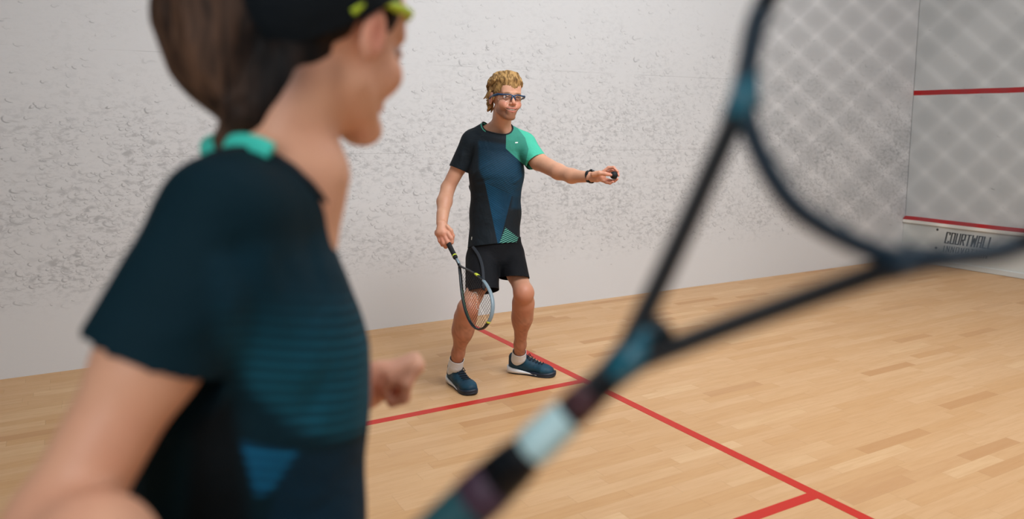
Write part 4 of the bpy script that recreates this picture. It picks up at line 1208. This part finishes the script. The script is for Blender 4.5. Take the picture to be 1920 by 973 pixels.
# shirt
f = Field(WC - (.45, .45, .25), WC + (.45, .45, .62), .0050)
ws = [(395, 486, .072, .135), (470, 470, .086, .150), (580, 472, .102, .148), (665, 480, .120, .140), (780, 477, .121, .132), (973, 467, .124, .132), (1120, 467, .130, .142)]
for (y0, x0, rf0, rs0), (y1, x1, rf1, rs1) in zip(ws[:-1], ws[1:]):
    f.ecap(P(x0, y0, .885), P(x1, y1, .885), (rf0, rs0), (rf1, rs1), FW, k=.03)
f.cap(P(500, 384, .87), P(418, 410, .775), .058, .055, k=.035); f.cap(P(490, 384, .90), P(455, 395, 1.0), .058, .056, k=.035)
f.cap(P(448, 370, .87), P(500, 378, .88), .043, .052, k=.03)
SA, SB = P(417, 406, .765), P(262, 700, .693)
f.ecap(SA, SB, (.058, .058), (.062, .054), FW, k=.025)
f.cap(P(375, 560, .74), P(400, 690, .76), .036, .028, k=.05)
SA2, SB2 = P(472, 400, 1.01), P(520, 640, 1.05)
f.cap(SA2, SB2, .056, .058, k=.025)
V, Q = f.nets(); V = relax(V, Q, 2)
n1 = unit(cdir(-.38, -.90, .1)); c1 = P(285, 668, .69)
V, Q = plane_cut(V, Q, c1, n1, np.linalg.norm(V - c1 - n1 * .035 + RGT * .012, axis=1) < .083)
n2 = unit(SB2 - SA2); c2 = SA2 + (SB2 - SA2) * .86
V, Q = plane_cut(V, Q, c2, n2, np.linalg.norm(V - c2 - n2 * .03, axis=1) < .085)
V, Q = plane_cut(V, Q, np.array((WC[0], WC[1], .86)), np.array((0, 0, -1.0)))
e1 = unit(P(628, 396, .87) - P(375, 268, .87)); e2 = unit(SW - e1 * (SW @ e1)); e3 = np.cross(e1, e2); e3 = e3 if e3 @ UPV > 0 else -e3
ncw = P(508, 318, .87); rn = np.array((.082, .070, .058)); Mn = np.stack([e1, e2, e3], 1)
dist = np.linalg.norm(((V - ncw) @ Mn) / rn, axis=1)
V, Q, rimp = cut_ell(V, Q, ncw, Mn, rn)
b = MB(); b.tube(rim(rimp, ncw, Mn), .0034, 8, closed=True); b.obj('neckband', plain('neckband_dark', (20, 27, 34), .8), woman, smooth=True)
fold = folds(V, [(P(330, 520, .66), P(420, 700, .66), .016, .008), (P(430, 430, .70), P(455, 720, .76), .018, -.012), (P(480, 440, .74), P(520, 640, .76), .020, .006), (P(300, 800, .85), P(420, 950, .78), .020, .008),
                 (P(420, 760, .76), P(600, 880, .76), .022, .006), (P(640, 640, .85), P(560, 800, .76), .020, -.006), (P(560, 430, .80), P(600, 560, .80), .016, -.005)])
vc = P(475, 600, .885); rad = V - vc; rad -= np.outer(rad @ UPV, UPV); rad /= np.linalg.norm(rad, axis=1)[:, None] + 1e-6
V = V + rad * fold[:, None]
rel = V - P(470, 700, .80)
pat = np.stack([rel @ RGT, rel @ UPV, rel @ SW], 1)
dist = np.linalg.norm(((V - ncw) @ Mn) / rn, axis=1)
def shirt_mat_woman():
    m = Mat('shirt_woman', (12, 36, 46), .8, .15)
    px_, pz, ps = m.xyz(m.attr('pat').outputs['Vector'])
    k_ = FPX / .80
    T = lambda pts: [((u - 470) / k_, (700 - v) / k_) for u, v in pts]
    c = m.mix(0.0, (4, 34, 44), (4, 34, 44))
    dark = poly_mask(m, px_, pz, planes_of(T([(425, 470), (470, 430), (480, 640), (540, 1150), (240, 1150), (240, 860), (400, 760)])), .012)
    c = m.mix(dark * .9, c, (6, 12, 16))
    up = poly_mask(m, px_, pz, planes_of(T([(470, 470), (660, 420), (800, 700), (800, 890), (600, 815), (500, 700)])), .010)
    c = m.mix(up * .5, c, (12, 50, 66))
    st = stripes(px_, pz, -13, .0108, .42)
    c = m.mix(up * st * pz.step(.10, .0) * .85, c, (26, 102, 124))
    low = poly_mask(m, px_, pz, planes_of(T([(560, 830), (800, 900), (800, 1150), (545, 1150), (520, 960)])), .006)
    c = m.mix(low, c, (10, 42, 60))
    hot = poly_mask(m, px_, pz, planes_of(T([(488, 800), (575, 828), (528, 900), (505, 900)])), .004)
    c = m.mix(hot * .8, c, (8, 62, 96)); c = m.mix(hot * st, c, (22, 110, 152))
    a_ = m.attr('Col'); tr, tg, tb = m.xyz(a_.outputs['Color'])
    c = m.mix(tg, c, (60, 200, 178))
    m.color(c); m.bump(m.noise(m.coord('Object'), 9, 3, .6, .6), .5, .02); return m.m
mintf = np.clip((-((V - P(470, 330, .93)) @ SW)) / .01, 0, 1)          # the far shoulder is mint
mintf = mintf * np.clip((((V - P(470, 470, .93)) @ UPV)) / .01, 0, 1) * 1.0
o = mobj('shirt', V, Q, shirt_mat_woman(), woman, cols=np.stack([mintf * 0, mintf, mintf * 0], 1), uvs=pat)
sd = o.modifiers.new('cloth', 'SOLIDIFY'); sd.thickness = .003; sd.offset = -1
# mint collar band round the back of the neck
col_pts = spline([P(545, 290, .945), P(480, 264, .955), P(415, 264, .93), P(382, 276, .895), P(402, 280, .85), P(442, 268, .815), P(480, 272, .80), P(508, 286, .795)], 6)
b = MB(); b.tube(col_pts, [.0045] * len(col_pts), 10, up=cdir(.1, 1, 0), flat=2.3); b.obj('collar', plain('collar_mint', (64, 214, 194), .7), woman, smooth=True)

# shorts
f = Field(np.array((WC[0] - .3, WC[1] - .3, .45)), np.array((WC[0] + .3, WC[1] + .3, 1.1)), .007)
f.ecap(np.array((WC[0], WC[1], 1.0)), hipc, (.115, .130), (.125, .150), FW, k=0)
for kn, an, ft, sg in legs:
    hip = hipc + SW * .085 * sg; f.cap(hip, hip * .35 + kn * .65, .092, .088, k=.03)
V, Q = f.nets(); V = relax(V, Q, 2); V, Q = plane_cut(V, Q, np.array((0, 0, .62)), np.array((0, 0, -1.0))); V, Q = plane_cut(V, Q, np.array((0, 0, 1.03)), np.array((0, 0, 1.0)))
o = mobj('shorts', V, Q, M_short, woman); sd = o.modifiers.new('cloth', 'SOLIDIFY'); sd.thickness = .003; sd.offset = -1
for kn, an, ft, sg in legs:
    f = Field(np.minimum(an, ft) - .09, np.maximum(an, ft) + (.09, .09, .10), .005)
    f.chain([an + unit(kn - an) * .06, an, an - (0, 0, .03)], [.040, .040, .043], k=.01)
    V, Q = f.nets(); V, Q = plane_cut(V, Q, an + unit(kn - an) * .045, unit(kn - an))
    o = mobj('sock', V, Q, M_sock, woman); sd = o.modifiers.new('cloth', 'SOLIDIFY'); sd.thickness = .002; sd.offset = 1
    shoe(woman, ft - unit(FW * (1, 1, 0)) * .055, FW * (1, 1, 0), .92, .005, sg)

# hair gathered behind the band, headband
rnd = random.Random(11)
f = Field(HTw - (.26, .26, .20), HTw + (.26, .26, .20), .0038)
f.ell(hw((0, -.018, .040)), np.array((.083, .101, .092)) * WS, HMw, k=0)
f.ell(hw((0, .085, -.035)), np.array((.085, .090, .090)) * WS, HMw, k=.012, mode='s')
f.ell(hw((0, .014, -.068)), np.array((.115, .085, .078)) * WS, HMw, k=.012, mode='s'); f.ell(hw((.08, .0, -.02)), np.array((.03, .035, .05)) * WS, HMw, k=.008, mode='s')
core = [P(425, -60, .88), P(405, 30, .87), P(418, 110, .86), P(452, 205, .85)]
CR = (.064, .061, .050, .027)
f.chain(core, CR, k=.03)
f.chain([P(602, 78, .868), P(560, 118, .860), P(520, 165, .852), P(482, 226, .84)], [.030, .036, .030, .018], k=.02)
f.chain([P(455, 215, .83), P(424, 262, .835), P(420, 292, .84)], [.018, .011, .008], k=.012)
for i in range(120):      # locks that fall from the crown and close in towards the nape
    th = rnd.uniform(-1.9, 1.25); spread = rnd.uniform(.88, 1.05)
    pts = []
    for t in np.linspace(0, 1, 6):
        i0 = min(int(t * 3), 2); u_ = t * 3 - i0
        c_ = core[i0] * (1 - u_) + core[i0 + 1] * u_; R_ = (CR[i0] * (1 - u_) + CR[i0 + 1] * u_) * .96
        a_ = th + .10 * math.sin(t * 3 + i)
        d_ = -RGT * math.cos(a_) + BCK * (-math.sin(a_)) if False else (-RGT * math.cos(a_ * .8) + BCK * math.sin(-a_ * .8))
        pts.append(c_ + unit(d_) * R_ * spread)
    r0 = rnd.uniform(.006, .010)
    f.chain(pts, [r0, r0, r0, r0 * .9, r0 * .7, r0 * .3], k=.005)
V, Q = f.nets(); V = relax(V, Q, 1, .4)
M_hair_w = hair_mat('hair_brown', (96, 70, 54), (34, 24, 19), (12, 10, 9), scale=(70, 70, 7))
rel = V - HTw
o = mobj('hair', V, Q, M_hair_w, woman, uvs=np.stack([rel @ RGT, rel @ BCK, rel @ UPV], 1), cols=np.stack([np.clip((rel @ RGT + .105) / .05, 0, 1) * .85] * 3, 1))
f = Field(HTw - .16, HTw + .16, .0036)
f.ell(hw((0, -.014, .040)), np.array((.088, .107, .097)) * WS, HMw, k=0)
V, Q = f.nets(); nb = HMw @ unit((0, -.62, .78)); db = 0
V, Q = plane_cut(V, Q, HTw + nb * .128, nb); V, Q = plane_cut(V, Q, HTw + nb * .022, -nb)
o = mobj('headband', V, Q, cloth('headband_cloth', (12, 20, 26), None, 12, .3), woman); sd = o.modifiers.new('cloth', 'SOLIDIFY'); sd.thickness = .004; sd.offset = -1

glasses(HTw + HMw[:, 2] * .022 - HMw[:, 1] * .016, HMw, WS * 1.0, plain('frame_lime', (196, 206, 30), .35), M_lens, 'lime yellow sports glasses on the woman in the foreground', temple_mat=plain('temple_lime', (178, 200, 34), .4), thick=.95)

# ------------------------------------------------------------------ the big racket close to the camera
rk2 = empty('squash_racket', qp(.3, 0))
tag(rk2, 'large dark open-throat racket blurred across the foreground, held by the woman', 'racket')
def tub(name, pts, r, mat, flat=1.7, n=14, label=None, parent=rk2):
    b = MB(); b.tube(pts, r, n, up=Q_N, flat=flat); o = b.obj(name, mat, parent, smooth=True)
    if label: tag(o, label)
    return o
K_b = plain('racket_dark', (8, 14, 20), .35, .3); K_t = plain('racket_teal', (26, 96, 116), .25); K_w = plain('racket_pale', (178, 212, 216), .3); K_m = plain('racket_maroon', (62, 22, 32), .4)
K_n = plain('racket_navy', (12, 38, 54), .35, .35)
hd_half = [(.435, .0655), (.455, .0805), (.481, .0965), (.53, .1085), (.58, .1065), (.625, .090), (.660, .062), (.680, .028), (.685, 0)]
side_s = spline([np.array((a, b_, 0)) for a, b_ in hd_half], 6)
for sg in (1, -1):
    arm = spline([np.array((a, b_, 0)) for a, b_ in ((.282, .004), (.305, .0125), (.345, .028), (.395, .0485), (.435, .0655))], 6)
    tub('throat_arm', [qp(p[0], p[1] * sg) for p in arm], .0068, K_b, 1.9)
    P_ = [qp(p[0], p[1] * sg) for p in side_s]
    tub('frame', P_[:13], .0068, K_n, 1.9); tub('frame', P_[12:], .0068, K_b, 1.9)
    tub('joint_piece', [qp(.420, .0590 * sg), qp(.436, .0645 * sg), qp(.450, .0765 * sg)], [.0075, .0098, .0068], K_t if sg < 0 else K_n, 1.6, label='teal joint' if sg < 0 else None)
    tub('frame_stripe', [qp(p[0], p[1] * sg, .0085) for p in side_s[1:9]], .0030, K_t, 1.0)
br = spline([np.array((a, b_, 0)) for a, b_ in ((.436, -.066), (.4245, -.0465), (.4155, -.022), (.412, 0), (.4155, .022), (.4245, .0465), (.436, .066))], 6)
tub('bridge', [qp(p[0], p[1]) for p in br], .0062, K_n, 1.8)
tub('fork', [qp(.262, 0), qp(.280, 0), qp(.300, 0), qp(.312, 0)], [.0092, .0112, .0128, .006], K_b, 1.2)
tub('fork_mark', [qp(.268, 0, .004), qp(.285, 0, .005), qp(.303, -.003, .005)], [.0085, .0100, .0080], K_t, 1.15, label='teal patch on the fork')
tub('shaft', [qp(.18, 0), qp(.20, 0), qp(.24, 0), qp(.268, 0)], [.0125, .0112, .0098, .0096], K_b, 1.2)
tub('shaft_mark', [qp(.200, 0), qp(.206, 0), qp(.228, 0), qp(.232, 0)], [.0118, .0122, .0112, .0106], K_w, 1.2, label='pale section of the shaft')
tub('shaft_ring', [qp(.236, 0), qp(.252, 0)], [.0108, .0102], K_m, 1.2, label='maroon ring')
tub('grip', [qp(-.055, 0), qp(-.050, 0), qp(-.035, 0), qp(.150, 0), qp(.157, 0)], [.0150, .0178, .0160, .0150, .0150], plain('grip_teal', (18, 74, 82), .7), 1.0)
tub('grip_band', [qp(.153, 0), qp(.170, 0), qp(.174, 0)], [.0156, .0154, .0140], plain('band_plum', (66, 44, 62), .6), 1.0, label='plum coloured band')
tub('grip_collar', [qp(.172, 0), qp(.190, 0), qp(.196, 0)], [.0150, .0138, .0118], K_b, 1.0)
outl = [(p[0], p[1]) for p in side_s] + [(p[0], -p[1]) for p in side_s[::-1]] + [(p[0], p[1]) for p in br]
b = string_bed(outl, np.linspace(-.098, .098, 15), np.linspace(.425, .675, 18), qp(0, 0), Q_A, Q_B, Q_N, .00075)
b.obj('strings', plain('strings_grey', (70, 80, 84), .5), rk2)
